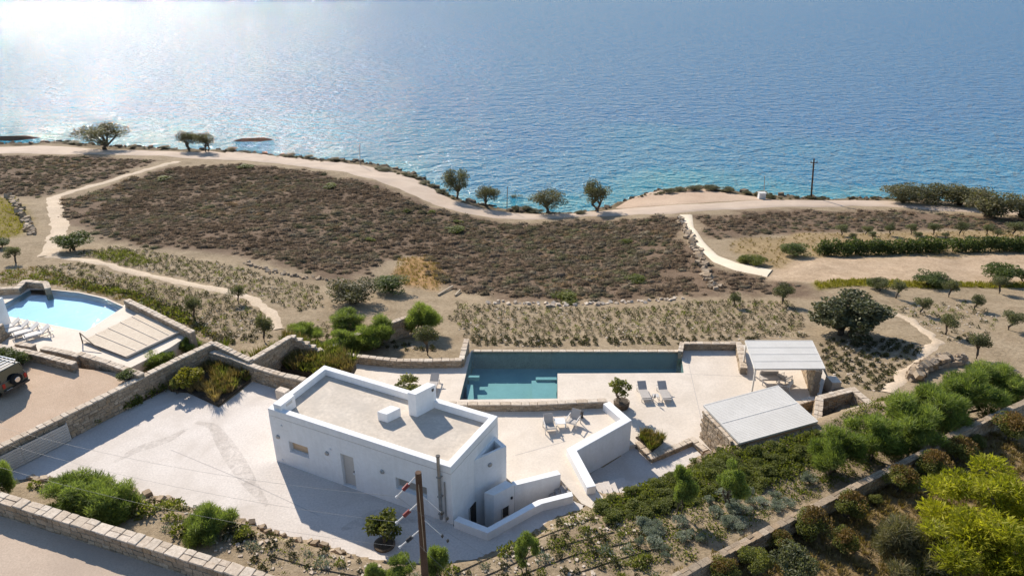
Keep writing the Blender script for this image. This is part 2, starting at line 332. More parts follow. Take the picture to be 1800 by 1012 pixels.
# ------------------------------------------------------------------ mesh builder
class MB:
    def __init__(s): s.v = []; s.f = []; s.c = []
    def add(s, vs, fs, col=None):
        o = len(s.v); s.v += [tuple(p) for p in vs]; s.f += [tuple(i+o for i in f) for f in fs]
        if col is not None: s.c += [col]*len(vs)
    def box(s, c, size, rz=0, rx=0, ry=0, col=None):
        M = Euler((rx, ry, rz)).to_matrix(); c = Vector(c); a, b, d = size[0]/2, size[1]/2, size[2]/2
        s.add([c+M @ Vector((x*a, y*b, z*d)) for z in (-1, 1) for x, y in ((-1, -1), (1, -1), (1, 1), (-1, 1))],
              [(3, 2, 1, 0), (4, 5, 6, 7), (0, 1, 5, 4), (1, 2, 6, 5), (2, 3, 7, 6), (3, 0, 4, 7)], col)
    def bar(s, p, q, w, t=None):
        p, q = Vector(p), Vector(q); d = q-p; L = d.length; M = d.to_track_quat('Z', 'Y').to_matrix(); t = t or w
        s.add([p+M @ Vector((x*w/2, y*t/2, z*L)) for z in (0, 1) for x, y in ((-1, -1), (1, -1), (1, 1), (-1, 1))],
              [(3, 2, 1, 0), (4, 5, 6, 7), (0, 1, 5, 4), (1, 2, 6, 5), (2, 3, 7, 6), (3, 0, 4, 7)])
    def tube(s, pts, r, k=8, cap=True):
        pts = [Vector(p) for p in pts]; n = len(pts); r = r if isinstance(r, (list, tuple)) else [r]*n; vs = []; fs = []
        for i, p in enumerate(pts):
            d = (pts[min(i+1, n-1)]-pts[max(i-1, 0)]).normalized(); M = d.to_track_quat('Z', 'Y').to_matrix()
            vs += [p+M @ Vector((math.cos(2*math.pi*j/k)*r[i], math.sin(2*math.pi*j/k)*r[i], 0)) for j in range(k)]
        for i in range(n-1):
            for j in range(k): a = i*k+j; b2 = i*k+(j+1) % k; fs.append((a, b2, b2+k, a+k))
        if cap: fs += [tuple(range(k))[::-1], tuple(range((n-1)*k, n*k))]
        s.add(vs, fs)
    def prism(s, poly, z0, z1, holes=()):
        """upright prism over a plan polygon; z0/z1 may be lists (per vertex) when there are no holes"""
        if sum(poly[i][0]*poly[(i+1) % len(poly)][1]-poly[(i+1) % len(poly)][0]*poly[i][1] for i in range(len(poly))) < 0:
            poly = poly[::-1]
            if isinstance(z0, list): z0 = z0[::-1]
            if isinstance(z1, list): z1 = z1[::-1]
        loops = [list(poly)]+[list(q) for q in holes]; flat = [p for q in loops for p in q]; n = len(flat)
        zz = lambda z, i: z[i] if isinstance(z, list) else z
        tris = tessellate_polygon([[Vector((p[0], p[1], 0)) for p in q] for q in loops])
        vs = [(p[0], p[1], zz(z0, i)) for i, p in enumerate(flat)]+[(p[0], p[1], zz(z1, i)) for i, p in enumerate(flat)]; fs = []
        for t in tris:
            a, b2, c = (flat[i] for i in t); cr = (b2[0]-a[0])*(c[1]-a[1])-(b2[1]-a[1])*(c[0]-a[0])
            t = tuple(t) if cr > 0 else tuple(t)[::-1]
            fs.append(tuple(i+n for i in t)); fs.append(t[::-1])
        o = 0
        for k, q in enumerate(loops):
            m2 = len(q); ar = sum(q[i][0]*q[(i+1) % m2][1]-q[(i+1) % m2][0]*q[i][1] for i in range(m2))
            for i in range(m2):
                a, b2 = o+i, o+(i+1) % m2
                if (ar > 0) == (k == 0): fs.append((a, b2, b2+n, a+n))
                else: fs.append((b2, a, a+n, b2+n))
            o += m2
        s.add(vs, fs)
    def mesh(s, name, mat, smooth=False):
        me = bpy.data.meshes.new(name); me.from_pydata(s.v, [], s.f); me.materials.append(MATS[mat])
        if s.c:
            ca = me.color_attributes.new('Col', 'FLOAT_COLOR', 'POINT')
            ca.data.foreach_set('color', np.array([(c, c, c, 1) if not isinstance(c, tuple) else (*c, 1) for c in s.c], np.float32).ravel())
        if smooth: me.polygons.foreach_set('use_smooth', [True]*len(me.polygons))
        me.update(); return me
    def obj(s, name, mat, parent=None, bevel=0, smooth=False, **tags):
        return link(name, s.mesh(name, mat, smooth), parent, bevel, **tags)
def link(name, me, parent=None, bevel=0, **tags):
    o = bpy.data.objects.new(name, me); COL.objects.link(o)
    if parent is not None:
        o.parent = parent; pl = parent.matrix_basis if parent.parent is None else parent.parent.matrix_basis @ parent.matrix_parent_inverse @ parent.matrix_basis
        o.matrix_parent_inverse = pl.inverted()
    if bevel:
        md = o.modifiers.new('bevel', 'BEVEL'); md.width = bevel; md.segments = 2; md.limit_method = 'ANGLE'; md.angle_limit = math.radians(40)
    tag(o, **tags); return o
def tag(o, label=None, cat=None, group=None, kind=None):
    if label: o['label'] = label
    if cat: o['category'] = cat
    if group: o['group'] = group
    if kind: o['kind'] = kind
    return o
def empty(name, loc, label=None, cat=None, group=None, rz=0):
    o = bpy.data.objects.new(name, None); COL.objects.link(o); o.location = loc; o.rotation_euler = (0, 0, rz); o.empty_display_size = .3
    return tag(o, label, cat, group)
def npmesh(name, verts, faces, mat, cols=None, smooth=False):
    """mesh from numpy arrays, all faces with the same corner count"""
    me = bpy.data.meshes.new(name); nv, (nf, k) = len(verts), faces.shape
    me.vertices.add(nv); me.vertices.foreach_set('co', np.asarray(verts, np.float32).ravel())
    me.loops.add(nf*k); me.loops.foreach_set('vertex_index', np.asarray(faces, np.int32).ravel())
    me.polygons.add(nf); me.polygons.foreach_set('loop_start', np.arange(nf, dtype=np.int32)*k)
    if smooth: me.polygons.foreach_set('use_smooth', np.ones(nf, bool))
    me.materials.append(MATS[mat]); me.update(calc_edges=True)
    if cols is not None:
        c = np.ones((nv, 4), np.float32); cc = np.asarray(cols, np.float32); c[:, :3] = cc if cc.ndim == 2 else cc[:, None]
        me.color_attributes.new('Col', 'FLOAT_COLOR', 'POINT').data.foreach_set('color', c.ravel())
    return me

# ================================================================== THE SETTING
SOIL = (.345,.272,.185)
SCRUB = [GXY(q) for q in (
    [(108,352),(200,325),(300,292),(420,288),(540,299),(660,323),(700,338),(760,364),(860,388),(930,392),(1040,385),(1185,382),(1200,400),(1228,450),(1250,500),(1258,520),(1100,530),(900,528),(790,508),(745,490),(740,455),(705,450),(650,490),(560,487),(520,478),(400,445),(250,436),(170,422),(112,385)],
    [(-160,273),(60,274),(180,277),(290,281),(200,312),(90,342),(60,350),(20,346),(-160,350)],
    [(1225,381),(1300,374),(1400,369),(1560,369),(1700,377),(1960,395),(1960,412),(1620,404),(1480,408),(1400,412),(1290,420),(1245,420)],
    [(1240,462),(1300,478),(1345,492),(1410,500),(1430,520),(1260,516),(1250,495)])]
Z_GRASS = GXY([(-160,348),(25,346),(50,385),(48,405),(20,418),(-160,420)])
Z_DIRT = GXY([(1360,478),(1385,458),(1440,452),(1960,444),(1960,492),(1560,495),(1440,497),(1350,490)])
Z_YEL = GXY([(1430,497),(1560,493),(1640,497),(1960,490),(1960,500),(1600,506),(1440,508)])
Z_RIGHT = XY([(1180,1015),(1400,905),(1640,790),(1800,715),(2100,600),(2600,1300),(1100,1300)], 1.2)
Z_DRYP = GXY([(700,455),(760,450),(790,490),(770,510),(720,505),(690,490)])
Z_MIX = GXY([(1290,422),(1400,412),(1800,405),(1960,410),(1960,442),(1400,452),(1370,470),(1330,462),(1280,440)])
def ground_colour(x, y):
    c = np.empty((len(x), 3)); c[:] = SOIL
    nz = fnoise(x*.25, y*.25, 4); n2 = fnoise(x*.7+9, y*.7, 3)
    def blend(poly, col, soft, amt=1.0):
        d = seg_dist(poly, x, y); ins = inside(poly, x, y); sd = np.where(ins, d, -d)
        w = sstep((sd+(nz-.45)*soft*2)/soft+.5)*amt
        c[:] = c*(1-w[:, None])+np.array(col)*w[:, None]
    for q in SCRUB: blend(q, (.185,.13,.09), 3.0)
    blend(Z_GRASS, (.22,.175,.055), 2); blend(Z_DIRT, (.48,.36,.25), 1.2); blend(Z_YEL, (.24,.20,.05), 1.0)
    blend(Z_MIX, (.34,.25,.14), 2); blend(Z_RIGHT, (.27,.195,.10), 1.0); blend(Z_DRYP, (.38,.235,.11), 1.5)
    blend(SUNK, (.16,.13,.07), .5)
    g = sstep((n2-.5)/.15)*.35*(y < 70); c[:] = c*(1-g[:, None])+np.array((.36,.27,.18))*g[:, None]
    bank = sstep((y-yedge(x)+4.5)/2.5)[:, None]; c[:] = c*(1-bank)+np.array((.20,.155,.10))*bank
    wet = sstep((y-yedge(x)-.3)/.8)[:, None]; c[:] = c*(1-wet)+np.array((.10,.085,.065))*wet
    return c
yy = np.concatenate([np.linspace(-120, 15, 28)[:-1], np.linspace(15, 50, 190)[:-1], np.linspace(50, 120, 220)[:-1], np.linspace(120, 190, 170)])
uu = np.concatenate([np.linspace(-2.6, -1.0, 24)[:-1], np.linspace(-1.0, 1.0, 470), np.linspace(1.0, 2.6, 24)[1:]])
YY, UU = np.meshgrid(yy, uu, indexing='ij'); XX = UU*(np.abs(YY)*.92+12)
ZZ = h(XX.ravel(), YY.ravel()); nr, nc = YY.shape
idx = np.arange(nr*nc).reshape(nr, nc)
qf = np.stack([idx[:-1, :-1], idx[:-1, 1:], idx[1:, 1:], idx[1:, :-1]], -1).reshape(-1, 4)
gverts = np.stack([XX.ravel(), YY.ravel(), ZZ], -1)
link('ground', npmesh('ground', gverts, qf, 'ground_earth', ground_colour(XX.ravel(), YY.ravel()), True), label='sloping dry hillside of pale soil running down to the sea', kind='structure')

# sea
sy = np.concatenate([np.linspace(60, 230, 90)[:-1], np.geomspace(230, 40000, 60)])
su = np.linspace(-1, 1, 121)
SY, SU = np.meshgrid(sy, su, indexing='ij'); SX = SU*(SY*1.6+220)
d = (SY-yedge(SX)).ravel(); nzz = fnoise(SX.ravel()*.03, SY.ravel()*.05, 4)
deep, mid, shal = np.array((.008,.115,.27)), np.array((.012,.15,.275)), np.array((.024,.20,.275))
t1 = sstep((d+(nzz-.5)*40+2)/18)[:, None]; t2 = sstep((d+(nzz-.5)*110-10)/70)[:, None]
sc_ = shal*(1-t1)+mid*t1; sc_ = sc_*(1-t2)+deep*t2
si = np.arange(SY.size).reshape(SY.shape)
sf = np.stack([si[:-1, :-1], si[:-1, 1:], si[1:, 1:], si[1:, :-1]], -1).reshape(-1, 4)
link('sea', npmesh('sea', np.stack([SX.ravel(), SY.ravel(), np.full(SY.size, Z_SEA)], -1), sf, 'sea_water', sc_, True), label='rippled blue sea, turquoise near the shore', kind='structure')

def resample(pts, n):
    p = np.array(pts, float); s = np.concatenate([[0], np.cumsum(np.hypot(*np.diff(p[:, :2], axis=0).T))]); t = np.linspace(0, s[-1], n)
    return np.stack([np.interp(t, s, p[:, k]) for k in range(p.shape[1])], -1)
def sheet(name, a, b, n, m_, mat, lift, **tags):
    """ground-hugging sheet between two plan lines"""
    A, B = resample(a, n), resample(b, n); w = np.linspace(0, 1, m_)[None, :, None]
    g = A[:, None]*(1-w)+B[:, None]*w; z = h(g[..., 0].ravel(), g[..., 1].ravel())+lift
    z = z.reshape(n, m_); z[:, 0] -= lift*1.6; z[:, -1] -= lift*1.6
    ii = np.arange(n*m_).reshape(n, m_); f = np.stack([ii[:-1, :-1], ii[:-1, 1:], ii[1:, 1:], ii[1:, :-1]], -1).reshape(-1, 4)
    v = np.concatenate([g.reshape(-1, 2), z.reshape(-1, 1)], 1)
    e1 = v[f[:, 1]]-v[f[:, 0]]; e2 = v[f[:, 3]]-v[f[:, 0]]
    if np.mean(np.cross(e1[:, :2], e2[:, :2])) < 0: f = f[:, ::-1]
    return link(name, npmesh(name, v, f, mat, None, True), **tags)
def ribbon(name, pts, w, mat, lift=.05, n=80, wob=.3, **tags):
    c = resample(pts, n); d = np.gradient(c, axis=0); d /= np.hypot(*d.T)[:, None]; nn = np.stack([-d[:, 1], d[:, 0]], -1)
    ja = (fnoise(c[:, 0]*.9, c[:, 1]*.9, 3)-.45)[:, None]*wob*4; jb = (fnoise(c[:, 0]*.9+40, c[:, 1]*.9, 3)-.45)[:, None]*wob*4
    return sheet(name, c+nn*(w/2+ja), c-nn*(w/2+jb), n, 5, mat, lift, **tags)
road_up = GXY([(-160,258),(0,258),(60,256),(110,257),(170,262),(240,264),(320,267),(400,267),(480,275),(560,283),(640,290),(700,304),(740,318),(775,340),(800,352),(850,366),(900,374),(960,377),(1010,376),(1080,368),(1140,363),(1200,359),(1300,353),(1400,351),(1500,351),(1570,353),(1610,359),(1700,365),(1960,380)])
road_lo = GXY([(-160,271),(0,271),(60,271),(120,272),(180,272),(260,274),(320,278),(400,282),(480,287),(540,295),(600,302),(660,318),(700,333),(760,360),(810,374),(860,383),(930,387),(980,384),(1040,380),(1100,379),(1180,377),(1300,369),(1400,364),(1500,362),(1560,364),(1610,367),(1700,373),(1960,390)])
sheet('coast_road', road_up, road_lo, 220, 9, 'asphalt_old', .10, label='pale worn road following the shore', kind='structure')
sheet('dirt_lot', GXY([(1082,366),(1100,354),(1130,343),(1180,334),(1240,334),(1320,345),(1372,353)]), GXY([(1084,367),(1110,366),(1150,363),(1200,360),(1260,356),(1310,353),(1372,353)]), 40, 12, 'dirt', .07, label='reddish bare dirt lay-by between the road and the shore', kind='structure')
sheet('concrete_ramp', GXY([(1190,379),(1205,408),(1226,437),(1252,461),(1290,476),(1347,488)]), GXY([(1219,378),(1221,400),(1238,424),(1262,448),(1300,462),(1359,473)]), 50, 6, 'ramp_concrete', .12, label='pale concrete ramp curving down to the coast road', kind='structure')
ribbon('footpath', GXY([(312,284),(260,298),(200,316),(150,330),(95,346)]), 1.9, 'path_sand', .06, 60, label='sandy track from the coast road to the fields', kind='structure')
ribbon('footpath', GXY([(95,346),(98,370),(106,400),(96,425),(84,450)]), 2.6, 'path_sand', .06, 60, label='sandy track bending past a low rubble wall', kind='structure')
ribbon('footpath', GXY([(84,450),(140,456),(250,482),(340,500),(440,522),(475,550),(494,578)]), 1.3, 'path_sand', .06, 90, label='narrow sandy footpath crossing the planted field', kind='structure')
ribbon('footpath', GXY([(1560,690),(1590,655),(1625,622),(1650,600),(1600,560),(1550,545)]), 1.0, 'path_sand', .05, 70, label='narrow sandy footpath curving between planted rows and olive trees', kind='structure')

def slab(name, poly, z, depth, mat, holes=(), **tags):
    b = MB(); b.prism(poly, z-depth, z, holes); return b.obj(name, mat, **tags)
def grow(poly, d):
    cx = sum(p[0] for p in poly)/len(poly); cy = sum(p[1] for p in poly)/len(poly)
    return [(cx+(p[0]-cx)*d, cy+(p[1]-cy)*d) for p in poly]

# plan of the house (outer corners at roof level)
ZR = 3.6
hA, hB, hC, hD = (P(470.3,717.1,ZR), P(792,821,ZR), P(875.1,731,ZR), P(569.8,641.5,ZR))
# white walls: tops at these levels
ZP = 0.5
DR = MB(); DR.prism(DRIVE, -1.2, Z_DRIVE)
DR.obj('driveway', 'concrete_drive', label='broad pale concrete forecourt around the white house', kind='structure')
slab('terrace', TERR, Z_TERR+.012, 2.2, 'concrete_deck', label='pale concrete terrace with two lounge chairs', kind='structure')
slab('pool_deck', DECK, Z_DECK, 2.6, 'concrete_deck', [POOL], label='pale concrete deck around the long teal pool', kind='structure')
slab('lower_path', LOW, Z_LOW, .8, 'concrete_drive', label='sunken concrete path below the tall white wall', kind='structure')
slab('gravel_court', GRAV, Z_GRAV, 2.5, 'gravel', label='reddish gravel parking court beside the long stone wall', kind='structure')
slab('neighbour_deck', NDECK, Z_NDECK, 3.0, 'concrete_deck', [NPOOL], label='pale stone deck around the light blue pool', kind='structure')
slab('lane', BROAD, Z_NROAD, .8, 'asphalt_old', label='worn asphalt lane below the near stone wall', kind='structure')
slab('court_floor', COURT, -2.3, .4, 'step_grey', label='sunken court floor beside the house', kind='structure')

m, n, l, b = nodes('stain'); p = gpos(n)
f = noise(n, l, 2.2, 6, .75, p, 1.0); r = ramp(n, l, f.outputs['Fac'], [(.38, (0, 0, 0)), (.78, (.34, .34, .34))])
b.inputs['Base Color'].default_value = (.30,.25,.21,1); b.inputs['Roughness'].default_value = .9
tr = N(n, 'ShaderNodeBsdfTransparent'); mx = N(n, 'ShaderNodeMixShader'); l.new(r.outputs[0], mx.inputs[0]); l.new(tr.outputs[0], mx.inputs[1]); l.new(b.outputs[0], mx.inputs[2]); l.new(mx.outputs[0], n['Material Output'].inputs[0])
for q, w, lab in ((((345,742),(375,748),(392,775),(418,815),(440,850),(470,888)), 1.0, 'dark dirt streak across the middle of the forecourt'), (((330,752),(300,770),(240,790),(200,812)), .7, 'faint dirt streak on the left of the forecourt'), (((600,930),(660,905),(740,915)), .9, 'dark stain on the shaded forecourt before the house')):
    c_ = resample(XY(q, .004), 30); d_ = np.gradient(c_, axis=0); d_ /= np.hypot(*d_.T)[:, None]; nn_ = np.stack([-d_[:, 1], d_[:, 0]], -1)*w/2*np.sin(np.linspace(.25, 2.9, 30))[:, None]
    v_ = np.concatenate([np.concatenate([c_+nn_, c_-nn_]), np.full((60, 1), .004)], 1); f_ = np.array([(i, i+1, i+31, i+30) for i in range(29)])[:, ::-1]
    link('concrete_stain', npmesh('concrete_stain', v_, f_, 'stain'), label=lab, kind='structure')

for q, z, lab in ((((1208,628),(1222,690),(1240,768)), Z_DECK, 'thin joint line across the pool deck right of the loungers'), (((1204,657),(1330,662)), Z_DECK, 'thin joint line from the pool corner to the far pergola'), (((905,800),(995,775)), Z_TERR+.012, 'thin joint line across the terrace'), (((560,905),(420,840),(300,790)), Z_DRIVE, 'thin joint line across the forecourt')):
    c_ = resample(XY(q, z), 12); d_ = np.gradient(c_, axis=0); d_ /= np.hypot(*d_.T)[:, None]; nn_ = np.stack([-d_[:, 1], d_[:, 0]], -1)*.012
    v_ = np.concatenate([np.concatenate([c_+nn_, c_-nn_]), np.full((24, 1), z+.004)], 1); f_ = np.array([(i, i+1, i+13, i+12) for i in range(11)])
    link('paving_joint', npmesh('paving_joint', v_, f_, 'step_grey'), label=lab, kind='structure')
# ------------------------------------------------------------------ pools
def pool(name, poly, zd, zw, deep, tile, water, label, depth_fn=None):
    t = empty(name, (*poly[0], zd-deep), label, 'pool')
    b = MB(); n = len(poly)
    ar = sum(poly[i][0]*poly[(i+1) % n][1]-poly[(i+1) % n][0]*poly[i][1] for i in range(n))
    q = poly if ar > 0 else poly[::-1]
    for i in range(n):
        a, c = q[i], q[(i+1) % n]
        b.add([(a[0], a[1], zd-.01), (c[0], c[1], zd-.01), (c[0], c[1], zd-deep), (a[0], a[1], zd-deep)], [(0, 1, 2, 3)])
    b.obj('pool_wall', tile, t)
    f = MB(); tr = tessellate_polygon([[Vector((*p, 0)) for p in q]])
    f.add([(*p, zd-deep) for p in q], [tuple(x) if ((q[x[1]][0]-q[x[0]][0])*(q[x[2]][1]-q[x[0]][1])-(q[x[1]][1]-q[x[0]][1])*(q[x[2]][0]-q[x[0]][0])) > 0 else tuple(x)[::-1] for x in tr]); f.obj('pool_floor', tile, t)
    w = MB(); w.add([(*p, zw) for p in q], [f2 for f2 in f.f]); w.obj('water', water, t)
    return t
tp = pool('swimming_pool', POOL, Z_DECK, Z_DECK-.07, 1.5, 'pool_tile', 'water_teal', 'long L-shaped swimming pool with teal water and corner steps')
b = MB(); b.prism([tuple(p) for p in grow(XY([(979,657),(979,699),(811,701),(823,660)], Z_DECK), .985)], Z_DECK-1.48, Z_DECK-.95); b.obj('pool_shelf', 'pool_tile', tp)
# shallow shelf, steps in the corner, bench on the left
b = MB(); c0 = P(980,700,Z_DECK); c1 = P(980,656,Z_DECK)
for k in range(5):
    w = .34*(5-k); b.box((c0.x-w/2-.01, (c0.y+c1.y)/2-.25, Z_DECK-.28-.22*k-.11), (w, c1.y-c0.y-.55, .22))
b.obj('pool_steps', 'pool_tile', tp)
b = MB(); b.box((P(960,659,Z_DECK).x, P(960,662,Z_DECK).y, Z_DECK-.28), (1.5, .34, .3)); b.obj('pool_ledge', 'pool_tile', tp)
b = MB(); q0 = P(812,698,Z_DECK); q1 = P(828,665,Z_DECK); b.box(((q0.x+q1.x)/2+.25, (q0.y+q1.y)/2, Z_DECK-.75), (.45, q1.y-q0.y, .5), .08); b.obj('pool_bench', 'pool_tile', tp)
b = MB(); q1 = P(828,658,Z_DECK); b.box((q1.x+.2, q1.y, Z_DECK-.3), (.8, .24, .3)); b.obj('pool_ledge', 'pool_tile', tp)
pool('swimming_pool', NPOOL, Z_NDECK, Z_NDECK-.04, .5, 'pool_tile_pale', 'water_pale', 'light blue pool with a curved far edge, beside slatted deck').name = 'swimming_pool.001'

# ------------------------------------------------------------------ the white house
def wall_open(b, p0, p1, z0, z1, ops, depth=.3):
    """upright face p0->p1 with rectangular openings (s0,s1,za,zb) and their reveals; outside is on the right of p0->p1"""
    L = math.hypot(p1[0]-p0[0], p1[1]-p0[1]); ex, ey = (p1[0]-p0[0])/L, (p1[1]-p0[1])/L; nx, ny = ey, -ex
    pt = lambda s, z, d=0: (p0[0]+ex*s-nx*d, p0[1]+ey*s-ny*d, z)
    ss = sorted({0, L}|{o[0] for o in ops}|{o[1] for o in ops}); zs = sorted({z0, z1}|{o[2] for o in ops}|{o[3] for o in ops})
    for i in range(len(ss)-1):
        for j in range(len(zs)-1):
            sm, zm = (ss[i]+ss[i+1])/2, (zs[j]+zs[j+1])/2
            if any(o[0] < sm < o[1] and o[2] < zm < o[3] for o in ops): continue
            b.add([pt(ss[i], zs[j]), pt(ss[i+1], zs[j]), pt(ss[i+1], zs[j+1]), pt(ss[i], zs[j+1])], [(0, 1, 2, 3)])
    for s0, s1, za, zb in ops:
        for (a, c) in (((s0, za), (s1, za)), ((s1, za), (s1, zb)), ((s1, zb), (s0, zb)), ((s0, zb), (s0, za))):
            b.add([pt(*a), pt(*a, depth), pt(*c, depth), pt(*c)], [(0, 3, 2, 1)])
    return pt
def ring(poly, t):
    """inner offset of a convex plan polygon"""
    n = len(poly); c = (sum(p[0] for p in poly)/n, sum(p[1] for p in poly)/n); out = []
    for i in range(n):
        a, p, q = poly[i-1], poly[i], poly[(i+1) % n]
        def off(u, v):
            dx, dy = v[0]-u[0], v[1]-u[1]; L = math.hypot(dx, dy); nx, ny = -dy/L, dx/L
            if (c[0]-u[0])*nx+(c[1]-u[1])*ny < 0: nx, ny = -nx, -ny
            return (u[0]+nx*t, u[1]+ny*t), (dx, dy)
        (u, d1), (v, d2) = off(a, p), off(p, q); cr = d1[0]*d2[1]-d1[1]*d2[0]
        s = ((v[0]-u[0])*d2[1]-(v[1]-u[1])*d2[0])/cr; out.append((u[0]+d1[0]*s, u[1]+d1[1]*s))
    return out
house = empty('white_house', (hA.x, hA.y, 0), 'white flat-roofed house with parapet, chimney block and small front windows', 'house')
HP = [tuple(hA[:2]), tuple(hB[:2]), tuple(hC[:2]), tuple(hD[:2])]
def opn(x0, y0, x1, y1, x2, y2):
    """opening from its top-left, bottom-right and bottom-left pixels on the front"""
    s0, za = onplane(x0, y0, hA, hB); s1, zb = onplane(x1, y1, hA, hB); return (s0, s1, zb, za)
W1 = opn(507,774.5,543,801.5,0,0); DO = opn(598,799,626,851,0,0); W2 = opn(695,838,751,872.5,0,0)
W1 = (W1[0], W1[1], W1[3]-.72, W1[3]); DO = (DO[0], DO[1], .02, 2.15); W2 = (W2[0], W2[1], W2[3]-.72, W2[3])
ZS = 3.16
b = MB(); pt = wall_open(b, HP[0], HP[1], -.6, ZS, [W1, DO, W2]); b.obj('front_wall', 'white_plaster', house)
for k, nm in ((1, 'end_wall'), (2, 'rear_wall'), (3, 'end_wall')):
    b = MB(); wall_open(b, HP[k], HP[(k+1) % 4], -2.6, ZS, []); b.obj(nm, 'white_plaster', house)
inn = ring(HP, .36)
b = MB(); b.prism(HP, ZS, ZR, [inn]); b.obj('parapet', 'white_plaster', house, bevel=.025)
b = MB(); b.prism(ring(HP, .2), ZS-.12, ZS-.01); b.obj('roof', 'roof_screed', house)
fx, fy = (hB.x-hA.x), (hB.y-hA.y); fl = math.hypot(fx, fy); FANG = math.atan2(fy, fx); fx /= fl; fy /= fl
def front(s, z, d=0): return Vector(pt(s, z, d))
def frame_box(b, s0, s1, za, zb, d0, d1):
    q = [front(s0, za, d0), front(s1, za, d0), front(s1, za, d1), front(s0, za, d1)]
    b.prism([(v.x, v.y) for v in q], za, zb)
for W, gl in ((W1, 'pane_tan'), (W2, 'pane_grey')):
    w = MB(); s0, s1, za, zb = W
    for (a0, a1, c0_, c1_) in ((s0, s0+.06, za, zb), (s1-.06, s1, za, zb), (s0+.06, s1-.06, za, za+.06), (s0+.06, s1-.06, zb-.06, zb)): frame_box(w, a0, a1, c0_, c1_, .22, .29)
    wo = w.obj('window', 'frame_paint', house)
    w = MB(); frame_box(w, s0+.06, s1-.06, za+.06, zb-.06, .25, .27); w.obj('pane', gl, wo)
    w = MB(); frame_box(w, s0-.02, s1+.02, za-.06, za-.003, -.03, .22); w.obj('sill', 'white_plaster', wo)
w = MB(); frame_box(w, DO[0]+.05, DO[1]-.05, .03, 2.1, .2, .26); do = w.obj('door', 'door_paint', house)
w = MB()
for (a0, a1, c0_, c1_) in ((DO[0], DO[0]+.05, .02, 2.15), (DO[1]-.05, DO[1], .02, 2.15), (DO[0]+.05, DO[1]-.05, 2.1, 2.15)): frame_box(w, a0, a1, c0_, c1_, .17, .28)
w.obj('door_frame', 'frame_paint', do)
w = MB(); frame_box(w, DO[1]-.2, DO[1]-.1, 1.0, 1.06, .14, .2); w.obj('handle', 'dark_metal', do)
def wall_lamp(px, py, p0, p1, parent):
    s, z = onplane(px, py, p0, p1); L = math.hypot(p1[0]-p0[0], p1[1]-p0[1]); ex, ey = (p1[0]-p0[0])/L, (p1[1]-p0[1])/L
    c = Vector((p0[0]+ex*s, p0[1]+ey*s, z)); nrm = Vector((ey, -ex, 0)); m2 = MB()
    m2.tube([c, c+nrm*.05, c+nrm*.09], [.13, .13, .09], 14); m2.tube([c+nrm*.09, c+nrm*.1], [.05, .045], 8); return m2.obj('wall_lamp', 'galvanised', parent)
for q in ((489,767), (575,796), (672,828)): wall_lamp(*q, HP[0], HP[1], house)
for q in ((495,748), (581,789), (623,832), (640,867), (497,808), (530,828)):   # small fittings
    s, z = onplane(*q, HP[0], HP[1]); m2 = MB(); frame_box(m2, s-.05, s+.05, z-.05, z+.05, -.04, -.002); m2.obj('wall_fitting', 'metal_white', house)
# flue pipe on the front near the corner
s0, z0 = onplane(778, 905, HP[0], HP[1]); s1, _ = onplane(769, 822, HP[0], HP[1]); s1 = s0
m2 = MB(); m2.tube([front(s0, .25, -.14), front(s0, 4.15, -.14)], .09, 12); fo = m2.obj('flue_pipe', 'galvanised', house, smooth=False)
m2 = MB(); m2.tube([front(s0-.001, 4.15, -.14), front(s0, 4.2, -.14)], [.11, .11], 12); m2.obj('flue_cap', 'dark_metal', fo)
for z in (.6, 1.7, 2.9):
    m2 = MB(); frame_box(m2, s0-.11, s0+.13, z-.025, z+.025, -.25, -.003); m2.obj('bracket', 'galvanised', fo)
m2 = MB(); m2.tube([front(s0+.24, .1, -.06), front(s0+.24, 2.6, -.06)], .035, 8); m2.obj('conduit_pipe', 'galvanised', house)
# chimney block, roof box, corner block
cA, cB = P(733,733,ZS), P(768,714.5,ZS); cd = (cB-cA); cn = Vector((-fx, -fy, 0))
cE = Vector((-cd.y, cd.x, 0)).normalized()*(-1)
cw = P(721.5,693,4.62)
cpoly = [(cA.x, cA.y), (cB.x, cB.y), (cB.x-fx*.52, cB.y-fy*.52), (cA.x-fx*.52, cA.y-fy*.52)]
ch = MB(); ch.prism(cpoly, ZS-.005, 4.62); cho = ch.obj('chimney', 'white_plaster', house, bevel=.02)
m2 = MB(); q = Vector(cpoly[1]).to_3d(); q2 = Vector(cpoly[0]).to_3d(); dv = (q2-q).normalized(); nv = Vector((fx, fy, 0))
m2.box(q+dv*.22+nv*.0+Vector((0, 0, 4.38)), (.05, .16, .16), FANG); m2.obj('vent_opening', 'dark_metal', cho)
sA, sB, sC = P(670,731.5,ZS), P(681,743,ZS), P(705,731.5,ZS)
e1 = (sC-sB); e2 = Vector((-fx, -fy, 0))*.62
sb = MB(); sb.prism([(sB.x, sB.y), (sC.x, sC.y), (sC.x+e2.x, sC.y+e2.y), (sB.x+e2.x, sB.y+e2.y)], ZS-.005, ZS+.55); sb.obj('roof_box', 'white_plaster', house, bevel=.02)
kA = hA; dirD = (Vector(HP[3])-Vector(HP[0])).normalized(); fv = Vector((fx, fy)); k0 = Vector(HP[0])+fv*.32+dirD*.12
kb = MB(); kb.prism([tuple(k0), tuple(k0+fv*.55), tuple(k0+fv*.55+dirD*1.15), tuple(k0+dirD*1.15)], ZS-.003, ZR+.32); kb.obj('corner_block', 'white_plaster', house, bevel=.02)
m2 = MB()
for k in range(5):
    q = k0+fv*.56+dirD*(.45+.1*k); m2.box((q.x, q.y, ZR+.1), (.02, .06, .16), FANG)
m2.obj('vent_grille', 'slat_grey', house)
